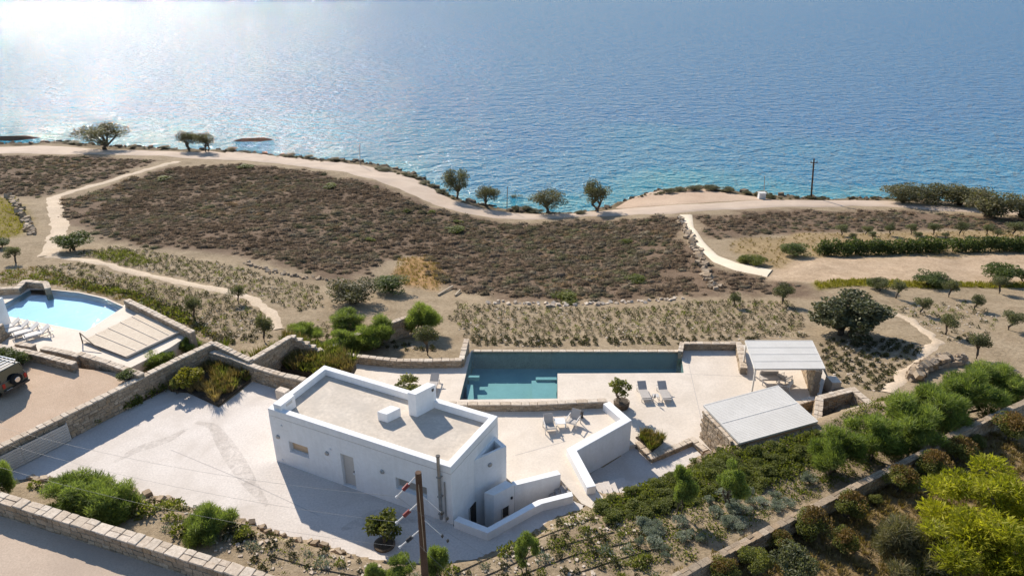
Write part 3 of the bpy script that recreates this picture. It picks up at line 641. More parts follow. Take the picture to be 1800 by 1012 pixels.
# light well on the right end
def endp(px, py):
    s, z = onplane(px, py, HP[1], HP[2]); ex, ey = Vector(HP[2])[0]-HP[1][0], HP[2][1]-HP[1][1]; L = math.hypot(ex, ey)
    return Vector((HP[1][0]+ex/L*s, HP[1][1]+ey/L*s, z))
v0 = endp(833, 809); v1 = endp(870.5, 767); VZ = (v0.z+v1.z)/2
v2 = P(890, 783.5, VZ)
endn = Vector((HP[2][1]-HP[1][1], -(HP[2][0]-HP[1][0]), 0)).normalized()
tri = [(v0.x-endn.x*.0, v0.y), (v2.x, v2.y), (v1.x, v1.y)]
tri = [(p[0]+endn.x*.004, p[1]+endn.y*.004) if i != 1 else p for i, p in enumerate(tri)]
ti = [(lambda c, p: (p[0]+(c[0]-p[0])*.36, p[1]+(c[1]-p[1])*.36))((sum(q[0] for q in tri)/3, sum(q[1] for q in tri)/3), p) for p in tri]
lw = MB(); lw.prism(tri, VZ-1.0, VZ, [ti]); lwo = lw.obj('light_well', 'white_plaster', house)
m2 = MB(); m2.prism(tri, -2.5, VZ-1.003); m2.obj('light_well_base', 'white_plaster', lwo)
m2 = MB(); m2.prism(ti, VZ-.9, VZ-.55); m2.obj('skylight', 'pane_dark', lwo)
wall_lamp(861, 816, tri[0], tri[1], house)
# utility box of the sunken court
uz = .62
ub = [tuple(P(*q, uz)[:2]) for q in ((851,865),(889,843.5),(904,851.5),(868,870))]
u = MB(); u.prism(ub, -2.29, uz); uo = u.obj('court_annex', 'white_plaster', house, bevel=.02)
s, z = onplane(888, 899, ub[3], ub[2]); L = math.hypot(ub[2][0]-ub[3][0], ub[2][1]-ub[3][1]); ex, ey = (ub[2][0]-ub[3][0])/L, (ub[2][1]-ub[3][1])/L
ua = math.atan2(ey, ex)
m2 = MB(); m2.box((ub[3][0]+ex*s+ey*.012, ub[3][1]+ey*s-ex*.012, z), (.4, .03, .62), ua); wo = m2.obj('window', 'pane_dark', uo)
m2 = MB()
for sx in (-.22, .22): m2.box((ub[3][0]+ex*(s+sx)+ey*.02, ub[3][1]+ey*(s+sx)-ex*.02, z), (.05, .05, .7), ua)
m2.obj('frame', 'frame_paint', wo)
s, z = onplane(899, 874, ub[3], ub[2]); m2 = MB(); m2.box((ub[3][0]+ex*s+ey*.03, ub[3][1]+ey*s-ex*.03, z), (.1, .06, .14), ua); m2.obj('wall_lamp', 'dark_metal', uo)
# dark doorway in the end wall at court level
d0 = endp(838, 900); q0 = Vector(HP[1])+(Vector(HP[2])-Vector(HP[1])).normalized()*1.55; q1 = q0+(Vector(HP[2])-Vector(HP[1])).normalized()*.85
m2 = MB(); m2.prism([tuple(q0), tuple(q1), (q1[0]+endn.x*.03, q1[1]+endn.y*.03), (q0[0]+endn.x*.03, q0[1]+endn.y*.03)], -2.28, -.25); dk = m2.obj('court_door', 'pane_dark', house)
m2 = MB(); e = (q1-q0).normalized()
for q in (q0, q1): m2.prism([(q[0]-e[0]*.04, q[1]-e[1]*.04), (q[0]+e[0]*.04, q[1]+e[1]*.04), (q[0]+e[0]*.04+endn.x*.05, q[1]+e[1]*.04+endn.y*.05), (q[0]-e[0]*.04+endn.x*.05, q[1]-e[1]*.04+endn.y*.05)], -2.28, -.2)
m2.obj('door_frame', 'frame_paint', dk)
# white block by the rear corner
q = P(497, 689, .5); m2 = MB(); m2.box((q.x, q.y, .35), (.8, .5, .7), FANG); m2.obj('stone_block', 'coping_lime', bevel=.02, label='small pale stone block beside the left rear corner of the white house', cat='block')

# ------------------------------------------------------------------ white garden walls and the stair
def path_wall(pts, t, z0, z1, side=0):
    """mitred wall along a plan line; side 0 centres it, 1 keeps the line as the left face"""
    n = len(pts); L = []; R = []
    for i in range(n):
        a = Vector(pts[max(i-1, 0)][:2]); p = Vector(pts[i][:2]); c = Vector(pts[min(i+1, n-1)][:2])
        d1 = (p-a).normalized() if i else (c-p).normalized(); d2 = (c-p).normalized() if i < n-1 else d1
        n1, n2 = Vector((-d1.y, d1.x)), Vector((-d2.y, d2.x)); nn = (n1+n2).normalized(); k = 1/max(.35, nn.dot(n1))
        L.append(tuple(p+nn*k*t*(.5 if side == 0 else 0))); R.append(tuple(p-nn*k*t*(.5 if side == 0 else 1)))
    poly = L+R[::-1]; b = MB()
    f = lambda z: (list(z)+list(z)[::-1]) if isinstance(z, (list, tuple)) else z
    b.prism(poly, f(z0), f(z1)); return b, L, R
wpts = [tuple(P(*q, ZP)[:2]) for q in ((1066,707),(1101,737),(1005,790),(1040,855))]
b, _, _ = path_wall(wpts, .52, -2.2, ZP); b.obj('white_wall', 'white_plaster', bevel=.03, label='tall white angled wall between the terrace and the sunken path', cat='wall')
cp = [tuple(P(*q, ZP)[:2]) for q in ((797.5,914),(857,936.5),(936,893),(954,884.5),(1008,871))]
b, _, _ = path_wall(cp, .42, -2.3, ZP, side=1) ; b.v = b.v
b, _, _ = path_wall(cp[::-1], .42, -2.3, ZP, side=0)
cpi = [tuple(P(*q, ZP)[:2]) for q in ((806,906),(857,926),(931.7,884.6),(946.5,877.5),(1005,863))]
b = MB(); b.prism(cp+cpi[::-1], -2.3, ZP); b.obj('white_wall', 'white_plaster', bevel=.03, label='low white parapet wrapping the sunken court below the house', cat='wall')
so = [tuple(P(*q, ZP)[:2]) for q in ((904,853),(986,833))]; si2 = [tuple(P(*q, ZP)[:2]) for q in ((899,846),(980,825.5))]
b = MB(); b.prism(so+si2[::-1], -2.3, ZP); b.obj('white_wall', 'white_plaster', bevel=.03, label='short white wall along the upper side of the stair', cat='wall')
st = empty('stair', (*P(985,850,-.5)[:2], -2.3), 'grey concrete stair dropping from the terrace into the sunken court', 'stair')
ua_ = Vector(so[1])+Vector((.42, .06)); ub_ = Vector(cpi[4])+Vector((.1, .06)); la_ = Vector(so[0]); dirs = (la_-Vector(so[1])).normalized()
cross = (ub_-ua_)
for k in range(11):
    a = ua_+dirs*(.28*k-.05); c = a+cross*.98; m2 = MB()
    m2.prism([tuple(a), tuple(c), tuple(c+dirs*.28), tuple(a+dirs*.28)], -2.3, -.02-.19*k); m2.obj('step', 'step_grey', st)
ls = empty('stair', (*P(1075,866,-.5)[:2], -1.7), 'short flight of pale steps at the end of the angled white wall', 'stair')
for k in range(6):
    a = P(1052+k*9, 862-k*2.5, -.3-k*.24); m2 = MB(); m2.box((a.x, a.y-.4, -1.75+(1.75-.2-k*.25)/2), (.34, 1.6, 1.75-.2-k*.25+.1), .15); m2.obj('step', 'concrete_drive', ls)

# ================================================================== STONE WALLS
def stone_shape(k):
    """flat rough block with uneven corners and a worn upper edge"""
    r = random.Random(100+k); b = MB(); j = lambda a: r.uniform(-a, a)
    base = [(-.5+abs(j(.05)), -.5+abs(j(.07))), (j(.1), -.5+abs(j(.04))), (.5-abs(j(.05)), -.5+abs(j(.07))), (.5-abs(j(.03)), j(.15)), (.5-abs(j(.06)), .5-abs(j(.07))), (j(.1), .5-abs(j(.04))), (-.5+abs(j(.06)), .5-abs(j(.07))), (-.5+abs(j(.03)), j(.15))]
    n = 8; t, t2 = j(.10), j(.10)
    vs = [(x, y, -.5) for x, y in base]+[(x, y, .3+x*t) for x, y in base]+[(x*.93, y*.93, .5+x*t+y*t2+j(.04)) for x, y in base]
    fs = [tuple(range(n))[::-1], tuple(range(2*n, 3*n))]
    for q in range(2):
        for i in range(n): fs.append((q*n+i, q*n+(i+1) % n, (q+1)*n+(i+1) % n, (q+1)*n+i))
    b.add(vs, fs); return b
SHAPES = [stone_shape(k) for k in range(9)]
STONE = [s.mesh('stone', 'stone') for s in SHAPES]; CAP = [s.mesh('cap_stone', 'cap_stone') for s in SHAPES]
def put_stone(meshes, name, loc, size, rot, parent):
    o = bpy.data.objects.new(name, random.choice(meshes)); COL.objects.link(o); o.parent = parent
    o.matrix_parent_inverse = parent.matrix_basis.inverted(); o.location = loc; o.scale = size; o.rotation_euler = rot
def add_stone(b, loc, size, R):
    s = random.choice(SHAPES); c = random.random(); loc = Vector(loc)
    b.add([loc+R @ Vector((v[0]*size[0], v[1]*size[1], v[2]*size[2])) for v in s.v], s.f, c)
def stone_wall(label, pts, ztops, zbase, t=.5, cap=.42, singles=False, faces=(1,), fs=.30, cap_t=.075, name='stone_wall', face_rows=None, cap_singles=None, plain=False, capm=None):
    """pts plan points (centre line), ztops level of the top at each; cap stones across the top, rough stones on the named faces"""
    n = len(pts); zt = ztops if isinstance(ztops, list) else [ztops]*n; zb = zbase if isinstance(zbase, list) else [zbase]*n
    root = empty(name, (*pts[0], min(zb)), label, 'wall')
    b, Lp, Rp = path_wall(pts, t-.06, zb, [z-cap_t*.7 for z in zt]); b.obj('core', 'mortar', root)
    cs = singles if cap_singles is None else cap_singles
    capb, facb = MB(), MB()
    seglen = [math.hypot(pts[i+1][0]-pts[i][0], pts[i+1][1]-pts[i][1]) for i in range(n-1)]; tot = sum(seglen); s = 0
    def at(s):
        k = 0
        while k < n-2 and s > seglen[k]: s -= seglen[k]; k += 1
        f = s/seglen[k]; p, q = Vector(pts[k]), Vector(pts[k+1])
        return p+(q-p)*f, (q-p).normalized(), zt[k]+(zt[k+1]-zt[k])*f, zb[k]+(zb[k+1]-zb[k])*f
    while s < tot:
        L = cap*random.uniform(.65, 1.35); L = min(L, tot-s+.05); p, d, z, _ = at(s+L/2); ang = math.atan2(d.y, d.x)
        nrow = [(0, 1.0)] if (plain or random.random() < .5) else [(-1, .5), (1, .5)]
        for sd2, wf in nrow:
            w = t*wf*random.uniform(.98, 1.06); off = sd2*t*.25; nn = Vector((-d.y, d.x)); jj = 0 if plain else random.uniform(-.012, .018)
            loc = (p.x+nn.x*off, p.y+nn.y*off, z-cap_t*.5+jj); size = (L*.985, w, cap_t*(1 if plain else random.uniform(.9, 1.2))); rz = ang+(0 if plain else random.uniform(-.04, .04))
            if cs: put_stone(capm or CAP, 'cap_stone', loc, size, (random.uniform(-.03, .03), random.uniform(-.02, .02), rz), root)
            else: add_stone(capb, loc, size, Matrix.Rotation(rz, 3, 'Z'))
        s += L
    for fsd in faces:
        z0 = min(zb); zmax = max(zt)-cap_t; z = z0; row = 0
        while z < zmax:
            hgt = fs*random.uniform(.45, .75); s = random.uniform(-.2, 0)
            while s < tot:
                L = fs*random.uniform(.7, 1.6); p, d, ztp, zbb = at(min(max(s+L/2, 0), tot-.01)); zc = z+hgt/2+random.uniform(-.03, .03)
                if zc+hgt*.3 < ztp-cap_t*.6 and zc > zbb-.2 and s+L/2 > 0 and s+L/2 < tot:
                    nn = Vector((-d.y, d.x))*fsd; loc = (p.x+nn.x*(t/2-.045), p.y+nn.y*(t/2-.045), zc)
                    R = Matrix.Rotation(math.atan2(nn.y, nn.x)-math.pi/2, 3, 'Z') @ Matrix.Rotation(-math.pi/2, 3, 'X')
                    sz = (L*.97, hgt*.95, .10*random.uniform(.8, 1.3))
                    if singles: put_stone(STONE, 'stone', loc, sz, R.to_euler(), root)
                    else: add_stone(facb, loc, sz, R)
                s += L
            z += hgt; row += 1
    if capb.v: capb.obj('coping', 'cap_joined', root, kind='stuff')
    if facb.v: facb.obj('stone_facing', 'stone_joined', root, kind='stuff')
    return root
def pw(pxs, z):
    zz = z if isinstance(z, list) else [z]*len(pxs); return [tuple(P(a, b, q)[:2]) for (a, b), q in zip(pxs, zz)]
random.seed(11)
stone_wall('near stone wall with large pale cap stones running above the asphalt lane', pw([(-60,853),(0,873),(120,909),(240,946),(360,984),(480,1021),(620,1066)], 2.5), 2.5, 1.2, .62, .62, True, (-1,), .42)
W2PX = [(-60,812),(0,783),(100,735),(200,686),(245,663),(310,631),(374,601)]
stone_wall('long stone wall between the gravel court and the concrete forecourt', pw(W2PX, 1.55), 1.55, [-.2]*7, .5, .42, False, (-1, 1), .34, cap_singles=True)
stone_wall('zigzag stone wall behind the planted bed, joining the long wall', pw([(374,601),(440,632),(512,589),(560,613),(600,622)], [1.55,1.3,1.2,.2,-.85]), [1.55,1.3,1.2,.2,-.85], -2.6, .45, .4, False, (-1,), .3)
stone_wall('curved low stone wall leading to the left rear corner of the house', pw([(372,617),(410,628),(450,644),(495,657),(540,667)], 1.15), 1.15, -.2, .42, .4, False, (-1,), .3)
stone_wall('stone wall closing the rear patio left of the pool', pw([(600,621),(650,627),(700,632),(760,632),(811,631)], Z_DECK+.6), Z_DECK+.6, -2.6, .42, .5, False, (-1,), .28)
stone_wall('short stone wall standing at the pool\'s far left corner', pw([(811,631),(820,596)], Z_DECK+.6), Z_DECK+.6, -3.2, .42, .5, False, (-1, 1), .28)
stone_wall('thin stone wall forming the far edge of the long pool', pw([(832,615.5),(1198,616)], Z_DECK+.06), Z_DECK+.06, -3.4, .32, .7, False, (), .3, plain=True)
stone_wall('stone wall at the back of the deck right of the pool', pw([(1196,617),(1199,602),(1303,602)], Z_DECK+.6), Z_DECK+.6, -3.2, .36, .5, False, (-1,), .28)
stone_wall('low stone wall beside the far pergola\'s front post', pw([(1300,604),(1308,645)], Z_DECK+.6), Z_DECK+.6, -2.2, .5, .5, False, (1, -1), .28)
stone_wall('low stone wall holding the near edge of the pool above the terrace', pw([(788,707),(806,708),(940,708),(1066,702)], .5), .5, -1.8, .42, .6, False, (-1,), .2, plain=True)
stone_wall('boxed stone enclosure beside the pergolas, right end of the deck', pw([(1444,741),(1532,710),(1500,683),(1441,698),(1437,738)], .1), .1, -2.2, .5, .55, False, (1, -1), .28)
stone_wall('short stone wall end showing between the two pergola roofs', pw([(1398,708),(1428,699)], Z_DECK+.9), Z_DECK+.9, -2.2, .5, .5, False, (1, -1), .28)
stone_wall('low stone kerb around the small planter and along the sunken path', pw([(1120,775),(1147,801),(1218,771),(1240,790)], Z_DECK+.04), Z_DECK+.04, -2.4, .42, .55, False, (-1, 1), .26)
stone_wall('pale low wall at the entrance of the gravel court, nearest the car', pw([(-40,600),(15,610),(70,622),(130,638)], 1.95), 1.95, .9, .45, .4, False, (-1,), .28)
stone_wall('short stone wall at the left side of the deck steps', pw([(30,602),(58,607)], 1.75), 1.75, .9, .45, .4, False, (-1,), .28)
stone_wall('stone wall between the deck steps and the gravel court', pw([(74,610),(110,617),(138,624)], 1.8), 1.8, .9, .45, .4, False, (-1,), .28)
stone_wall('stone wall from the deck handrail to the long wall', pw([(138,620),(190,636),(248,657)], 1.8), 1.8, .9, .45, .4, False, (-1,), .28)
stone_wall('straight stone wall at the right side of the neighbouring deck', pw([(222,526),(280,554),(338,583)], 1.75), 1.75, -.6, .45, .5, False, (-1,), .28)
stone_wall('stepped stone wall at the far left corner of the light blue pool', pw([(-80,506),(0,506),(30,505),(43,493),(80,496),(84,506)], 1.7), 1.7, .2, .45, .5, False, (-1,), .28)
stone_wall('stone wall below the slatted deck, above the sunken shrubs', pw([(222,634),(270,613),(322,588)], 1.1), 1.1, -.6, .4, .4, False, (-1,), .3)
stone_wall('garden wall half hidden by shrubs behind the rear patio', pw([(575,612),(612,592),(655,577),(715,556)], -1.3), -1.3, -3.6, .45, .5, False, (-1,), .28)
DWA = [(1130,1042),(1260,976),(1400,905),(1520,845),(1638,787)]; DWB = [(1642,778),(1720,742),(1800,706),(1900,660)]
def wall_levels(pxs, up):
    out = []
    for q in pxs:
        z = 1.5
        for k in range(12): p = P(*q, z); z = .5*z+.5*(hz(p.x, p.y)+up)
        out.append(z)
    return out
ZA, ZB = wall_levels(DWA, 1.0), wall_levels(DWB, 1.15)
stone_wall('long garden wall running diagonally across the lower right corner', pw(DWA, ZA), ZA, [z-1.7 for z in ZA], .38, .45, False, (-1,), .34, cap_singles=True, capm=STONE)
stone_wall('upper length of the diagonal wall, beyond the step in its top', pw(DWB, ZB), ZB, [z-1.8 for z in ZB], .38, .45, False, (-1,), .34, cap_singles=True, capm=STONE)
def rubble_heap(name, label, cat, pts, n, spread, size, mat=STONE, lift=.1, rows=2):
    root = empty(name, (*pts[0][:2], hz(*pts[0][:2])), label, cat); c = resample(pts, n)
    for k in range(n):
        for j in range(rows):
            x, y = c[k][0]+random.gauss(0, spread), c[k][1]+random.gauss(0, spread); s = size*random.uniform(.6, 1.4)
            put_stone(mat, 'stone', (x, y, hz(x, y)+lift*random.random()+j*size*.35), (s, s*random.uniform(.6, 1), s*random.uniform(.4, .8)), (random.uniform(-.4, .4), random.uniform(-.4, .4), random.uniform(0, 6)), root)
rubble_heap('dry_stone_wall', 'tumbled dry stone wall beside the yellow grass at far left', 'wall', GXY([(18,345),(34,368),(46,392),(60,412)]), 34, .25, .6)
rubble_heap('dry_stone_wall', 'tumbled dry stone wall along the right edge of the brown scrub', 'wall', GXY([(1194,384),(1208,412),(1228,450),(1246,490),(1254,508)]), 60, .25, .55)
rubble_heap('dry_stone_wall', 'ruined dry stone wall curving beside the tall shrubs at right', 'wall', GXY([(1606,668),(1622,650),(1652,640),(1690,636)]), 46, .2, .5, rows=4)
rubble_heap('rock_pile', 'heap of loose grey stones below the near pergola', 'rocks', [tuple(P(*q, -.9)[:2]) for q in ((1236,806),(1262,796),(1296,788))], 40, .22, .34, rows=3)
rubble_heap('dry_stone_wall', 'line of loose white stones at the scrub edge above the pool field', 'wall', GXY([(860,532),(960,536),(1080,532),(1200,524)]), 60, .3, .35, CAP, rows=1)
rubble_heap('dry_stone_wall', 'low loose stone edge between the left planted field and the scrub', 'wall', GXY([(430,462),(480,478),(530,488),(585,492)]), 50, .25, .35, rows=1)
rubble_heap('rock_pile', 'row of rough stones edging the concrete forecourt at its near side', 'rocks', [tuple(P(*q, .05)[:2]) for q in ((30,838),(90,846),(150,853),(240,868),(300,882))], 40, .12, .36, rows=1)
rubble_heap('rock_pile', 'scattered stones at the forecourt edge below the house front', 'rocks', [tuple(P(*q, .05)[:2]) for q in ((430,915),(500,942),(540,955),(620,982))], 24, .15, .3, rows=1)

# ================================================================== PERGOLAS, GATE, DECK ROOF
ZPG = Z_DECK+2.2
def pergola(label, cpx, z, posts, nslat, nbeam, extra=None, cell=False):
    q = [P(*c, z) for c in cpx]; root = empty('pergola', (q[3].x, q[3].y, Z_DECK), label, 'pergola')
    for i in range(4):
        b = MB(); b.bar(q[i], q[(i+1) % 4], .07, .12); b.obj('edge_beam', 'slat_grey', root)
    for i in range(1, nbeam):
        f = i/nbeam; b = MB(); b.bar(q[0].lerp(q[3], f)+Vector((0, 0, .0)), q[1].lerp(q[2], f)+Vector((0, 0, .0)), .09, .13); b.obj('beam', 'slat_grey', root)
    b = MB()
    for i in range(nslat):
        f = (i+.5)/nslat; b.bar(q[0].lerp(q[3], f)+Vector((0, 0, .03)), q[1].lerp(q[2], f)+Vector((0, 0, .03)), (q[0]-q[3]).length/nslat*.9, .035)
    b.obj('slat_roof', 'slat_grey', root, kind='stuff')
    for px, py in posts:
        c = P(px, py, z); b = MB(); b.box((c.x, c.y, (z+Z_DECK)/2-.05), (.1, .1, z-Z_DECK-.1)); b.obj('post', 'slat_grey', root)
    return root, q
pg, q = pergola('far pergola with a flat pale slatted roof over the outdoor seats', [(1310,599.5),(1427,599.5),(1450,648),(1327,648.5)], ZPG, [(1312.5,602),(1328.5,646.5)], 36, 4)
pw1 = [(q[1].x-.1, q[1].y-.2), (q[2].x-.25, q[2].y+.1)]
stone_wall('upright stone wall carrying the right side of the far pergola', [(q[1].x-.3, q[1].y-.3), (q[2].x-.35, q[2].y+.02)], ZPG-.15, Z_DECK-.4, .45, .5, False, (1, -1), .3)
pg2, q2 = pergola('near pergola with a corrugated grey slatted roof', [(1237,713),(1367,678.5),(1437,741),(1300,779)], ZPG-.1, [(1364,682)], 30, 2)
stone_wall('upright stone wall carrying the left side of the near pergola', [tuple(q2[0].lerp(q2[3], .1)[:2]), tuple(q2[0].lerp(q2[3], .97)[:2])], ZPG-.24, Z_DECK-.6, .45, .5, False, (1, -1), .3)
m2 = P(1462,684,Z_DECK-.3); b = MB(); b.box((m2.x, m2.y, Z_DECK), (.7, .9, 1.1), .1); b.obj('stone_block', 'coping_lime', bevel=.03, label='low pale stone block behind the far pergola wall', cat='block')
# slatted deck roof of the neighbour
NZ = 1.32; nq = [P(*c, NZ) for c in ((252,547),(318,582),(222,627),(146,598))]
nr_ = empty('slatted_canopy', (nq[3].x, nq[3].y, Z_NDECK), 'cane and white beam canopy beside the light blue pool', 'canopy')
nb = 5
for i in range(nb+1):
    f = i/nb; b = MB(); b.bar(nq[0].lerp(nq[3], f)+Vector((0, 0, .03)), nq[1].lerp(nq[2], f)+Vector((0, 0, .03)), .07, .05); b.obj('beam', 'coping_lime', nr_)
b = MB(); b.bar(nq[1], nq[2], .1, .14); b.obj('edge_beam', 'coping_lime', nr_)
for i in range(nb):
    b = MB()
    for k in range(16):
        f0 = (i+(k+.5)/16)/nb; b.bar(nq[0].lerp(nq[3], f0), nq[1].lerp(nq[2], f0), (nq[0]-nq[3]).length/nb/16*.93, .03)
    b.obj('cane_panel', 'cane', nr_, kind='stuff')
hr = empty('handrail', P(146,606,Z_NDECK), 'thin dark handrail beside the cane canopy', 'handrail'); a0, a1 = P(145.5,603,Z_NDECK), P(178,619,Z_NDECK)
b = MB(); b.bar(a0, a0+Vector((0, 0, .85)), .06); b.obj('post', 'wicker', hr)
b = MB(); b.bar(a0+Vector((0, 0, .82)), a1+Vector((0, 0, .1)), .05); b.obj('rail', 'wicker', hr)
# white building at the left edge
nh = MB(); c = P(-6,604,Z_NDECK); nh.box((c.x-3.5, c.y+1.2, 2.2), (5.6, 3.2, 2.4), .05); no = nh.obj('white_building', 'white_plaster', bevel=.03, label='corner of a white building at the left edge of the picture', cat='building')
stone_wall('stone buttress against the white building at the left edge', [(c.x+.0, c.y+.9), (c.x+.05, c.y-.3)], 2.3, .9, .5, .5, False, (1, -1), .3)
# gate in the long wall
g0, g1 = Vector((*P(-20,812,.05)[:2], 0)), Vector((*P(100,757,.05)[:2], 0)); gd = (g1-g0).normalized(); gn = Vector((gd.y, -gd.x, 0))
wl2 = pw(W2PX, 1.55); wa, wb = Vector((*wl2[1], 0)), Vector((*wl2[2], 0)); gd = (wb-wa).normalized(); gn = Vector((gd.y, -gd.x, 0))
sg = empty('sliding_gate', wa+gn*.45, 'grey horizontal board gate set in the long stone wall', 'gate')
gs = wa-gd*1.8; 
for k in range(7):
    for j in range(2):
        a = gs+gd*(j*2.55)+gn*.42+Vector((0, 0, .12+k*.165)); b = MB(); b.bar(a, a+gd*2.5, .03, .145); b.v = b.v; bo = b.obj('board', 'gate_wood', sg)
for s in (0, 2.53, 5.06):
    a = gs+gd*s+gn*.39; b = MB(); b.bar(a+Vector((0, 0, .02)), a+Vector((0, 0, 1.22)), .07); b.obj('gate_post', 'gate_wood', sg)

# ================================================================== FURNITURE
def lounger(label, base, rz, group, mat='fabric_taupe'):
    t = empty('sun_lounger', base, label, 'sun lounger', group, rz)
    M = Matrix.Translation(base) @ Matrix.Rotation(rz, 4, 'Z') @ Matrix.Scale(.88, 4); T = lambda *p: M @ Vector(p)
    b = MB(); 
    for y in (-.33, .33): b.bar(T(-.1, y, .34), T(1.95, y, .34), .045)
    for x in (-.1, 1.95): b.bar(T(x, -.33, .34), T(x, .33, .34), .045)
    b.obj('frame', 'frame_paint', t)
    for x in (.1, 1.7):
        for y in (-.33, .33): b = MB(); b.bar(T(x, y, 0), T(x, y, .34), .045); b.obj('leg', 'frame_paint', t)
    b = MB(); b.bar(T(0, 0, .385), T(1.2, 0, .385), .6, .05); b.obj('seat', mat, t)
    b = MB(); b.bar(T(1.2, 0, .39), T(1.82, 0, .8), .6, .05); b.obj('backrest', mat, t)
    b = MB(); b.bar(T(1.55, .28, .34), T(1.7, .28, .7), .03); b.bar(T(1.55, -.28, .34), T(1.7, -.28, .7), .03); b.obj('backrest_strut', 'frame_paint', t)
    return t
def chair(label, base, rz, group=None):
    t = empty('lounge_chair', base, label, 'chair', group, rz); M = Matrix.Translation(base) @ Matrix.Rotation(rz, 4, 'Z'); T = lambda *p: M @ Vector(p)
    b = MB(); b.bar(T(-.33, 0, .36), T(.28, 0, .30), .56, .05); b.obj('seat', 'fabric_taupe', t)
    b = MB(); b.bar(T(.26, 0, .32), T(.55, 0, .86), .56, .05); b.obj('backrest', 'fabric_taupe', t)
    for y in (-.33, .33):
        b = MB(); b.bar(T(-.36, y, 0), T(-.36, y, .55), .045); b.obj('leg', 'frame_paint', t)
        b = MB(); b.bar(T(.42, y, 0), T(.36, y, .55), .045); b.obj('leg', 'frame_paint', t)
        b = MB(); b.bar(T(-.38, y, .57), T(.42, y, .57), .05, .04); b.obj('armrest', 'frame_paint', t)
    b = MB(); b.bar(T(-.36, -.33, .34), T(-.36, .33, .34), .04); b.bar(T(.3, -.33, .3), T(.3, .33, .3), .04); b.obj('stretcher', 'frame_paint', t)
    return t
def side_table(label, base, rz, w=.5, hgt=.4, mat='metal_white', group=None):
    t = empty('side_table', base, label, 'table', group, rz); M = Matrix.Translation(base) @ Matrix.Rotation(rz, 4, 'Z'); T = lambda *p: M @ Vector(p)
    b = MB()
    for k in range(5): b.bar(T(-w/2, -w/2+w*(k+.5)/5, hgt), T(w/2, -w/2+w*(k+.5)/5, hgt), .09*w/.5, .025)
    b.obj('table_top', mat, t)
    for x in (-1, 1):
        for y in (-1, 1): b = MB(); b.bar(T(x*w*.45, y*w*.45, 0), T(x*w*.45, y*w*.45, hgt-.015), .035); b.obj('leg', mat, t)
    return t
UP = math.pi/2
lounger('left taupe sun lounger of the pair on the deck, nearer the potted tree', P(1136,707,Z_DECK), UP+.08, 'sun loungers on the deck')
lounger('right taupe sun lounger of the pair on the deck, nearer the near pergola', P(1172,707,Z_DECK), UP+.08, 'sun loungers on the deck')
tb = side_table('small square table between the two taupe sun loungers', P(1152,703,Z_DECK), .05, .42, .38, 'frame_paint')
c = P(1151,699,Z_DECK+.4); b = MB(); b.tube([c, c+Vector((0, 0, .2)), c+Vector((0, 0, .24)), c+Vector((0, 0, .32))], [.05, .05, .02, .02], 10); b.obj('bottle', 'insulator_black', label='dark bottle on the table between the taupe sun loungers', cat='bottle')
chair('left lounge chair on the terrace, facing the house front', P(966,756,Z_TERR+.012), UP+.15, 'lounge chairs on the terrace')
side_table('white slatted low table between the two terrace chairs', P(984,748,Z_TERR+.012), .1, .62, .36)
chair('right lounge chair on the terrace, turned towards the low table', P(1007,747,Z_TERR+.012), UP-.45, 'lounge chairs on the terrace')
c = P(1021,733,Z_TERR+.012); lt = empty('lantern', c, 'small dark lantern standing behind the right terrace chair', 'lantern')
b = MB(); b.box(c+Vector((0, 0, .03)), (.26, .26, .06)); b.box(c+Vector((0, 0, .46)), (.28, .28, .06)); b.obj('lantern_frame', 'dark_metal', lt)
for x in (-.11, .11):
    for y in (-.11, .11): b = MB(); b.bar(c+Vector((x, y, .06)), c+Vector((x, y, .43)), .03); b.obj('post', 'dark_metal', lt)
b = MB(); b.box(c+Vector((0, 0, .24)), (.19, .19, .36)); b.obj('pane', 'pane_dark', lt)
lounger('grey sun lounger behind the chimney, left of the pool', P(758,692,Z_DECK), UP-.1, None)
for k, (x, y) in enumerate(((8,588),(24,592),(41,596),(60,600))):
    lounger(('white sun lounger nearest the white building at left edge', 'second white sun lounger from the white building', 'third white sun lounger from the white building', 'white sun lounger farthest from the white building')[k], P(x-14,y-2,Z_NDECK), .72, 'white sun loungers by the light blue pool', 'fabric_white')
chair('lounge chair at the far side under the far pergola', P(1378,672,Z_DECK), UP+2.2, 'chairs under the far pergola')
chair('lounge chair at the near side under the far pergola', P(1376,686,Z_DECK), -.3, 'chairs under the far pergola')
c = P(1352,672,Z_DECK); ds = empty('daybed', c, 'taupe daybed under the far pergola', 'daybed')
b = MB(); b.box(c+Vector((0, 0, .42)), (1.3, .7, .14)); b.obj('mattress', 'fabric_taupe', ds, bevel=.03)
b = MB(); b.box(c+Vector((0, .32, .6)), (1.3, .12, .36), 0, .2); b.obj('backrest', 'fabric_taupe', ds, bevel=.03)
for x in (-.6, .6):
    for y in (-.3, .3): b = MB(); b.bar(c+Vector((x, y, 0)), c+Vector((x, y, .36)), .05); b.obj('leg', 'frame_paint', ds)

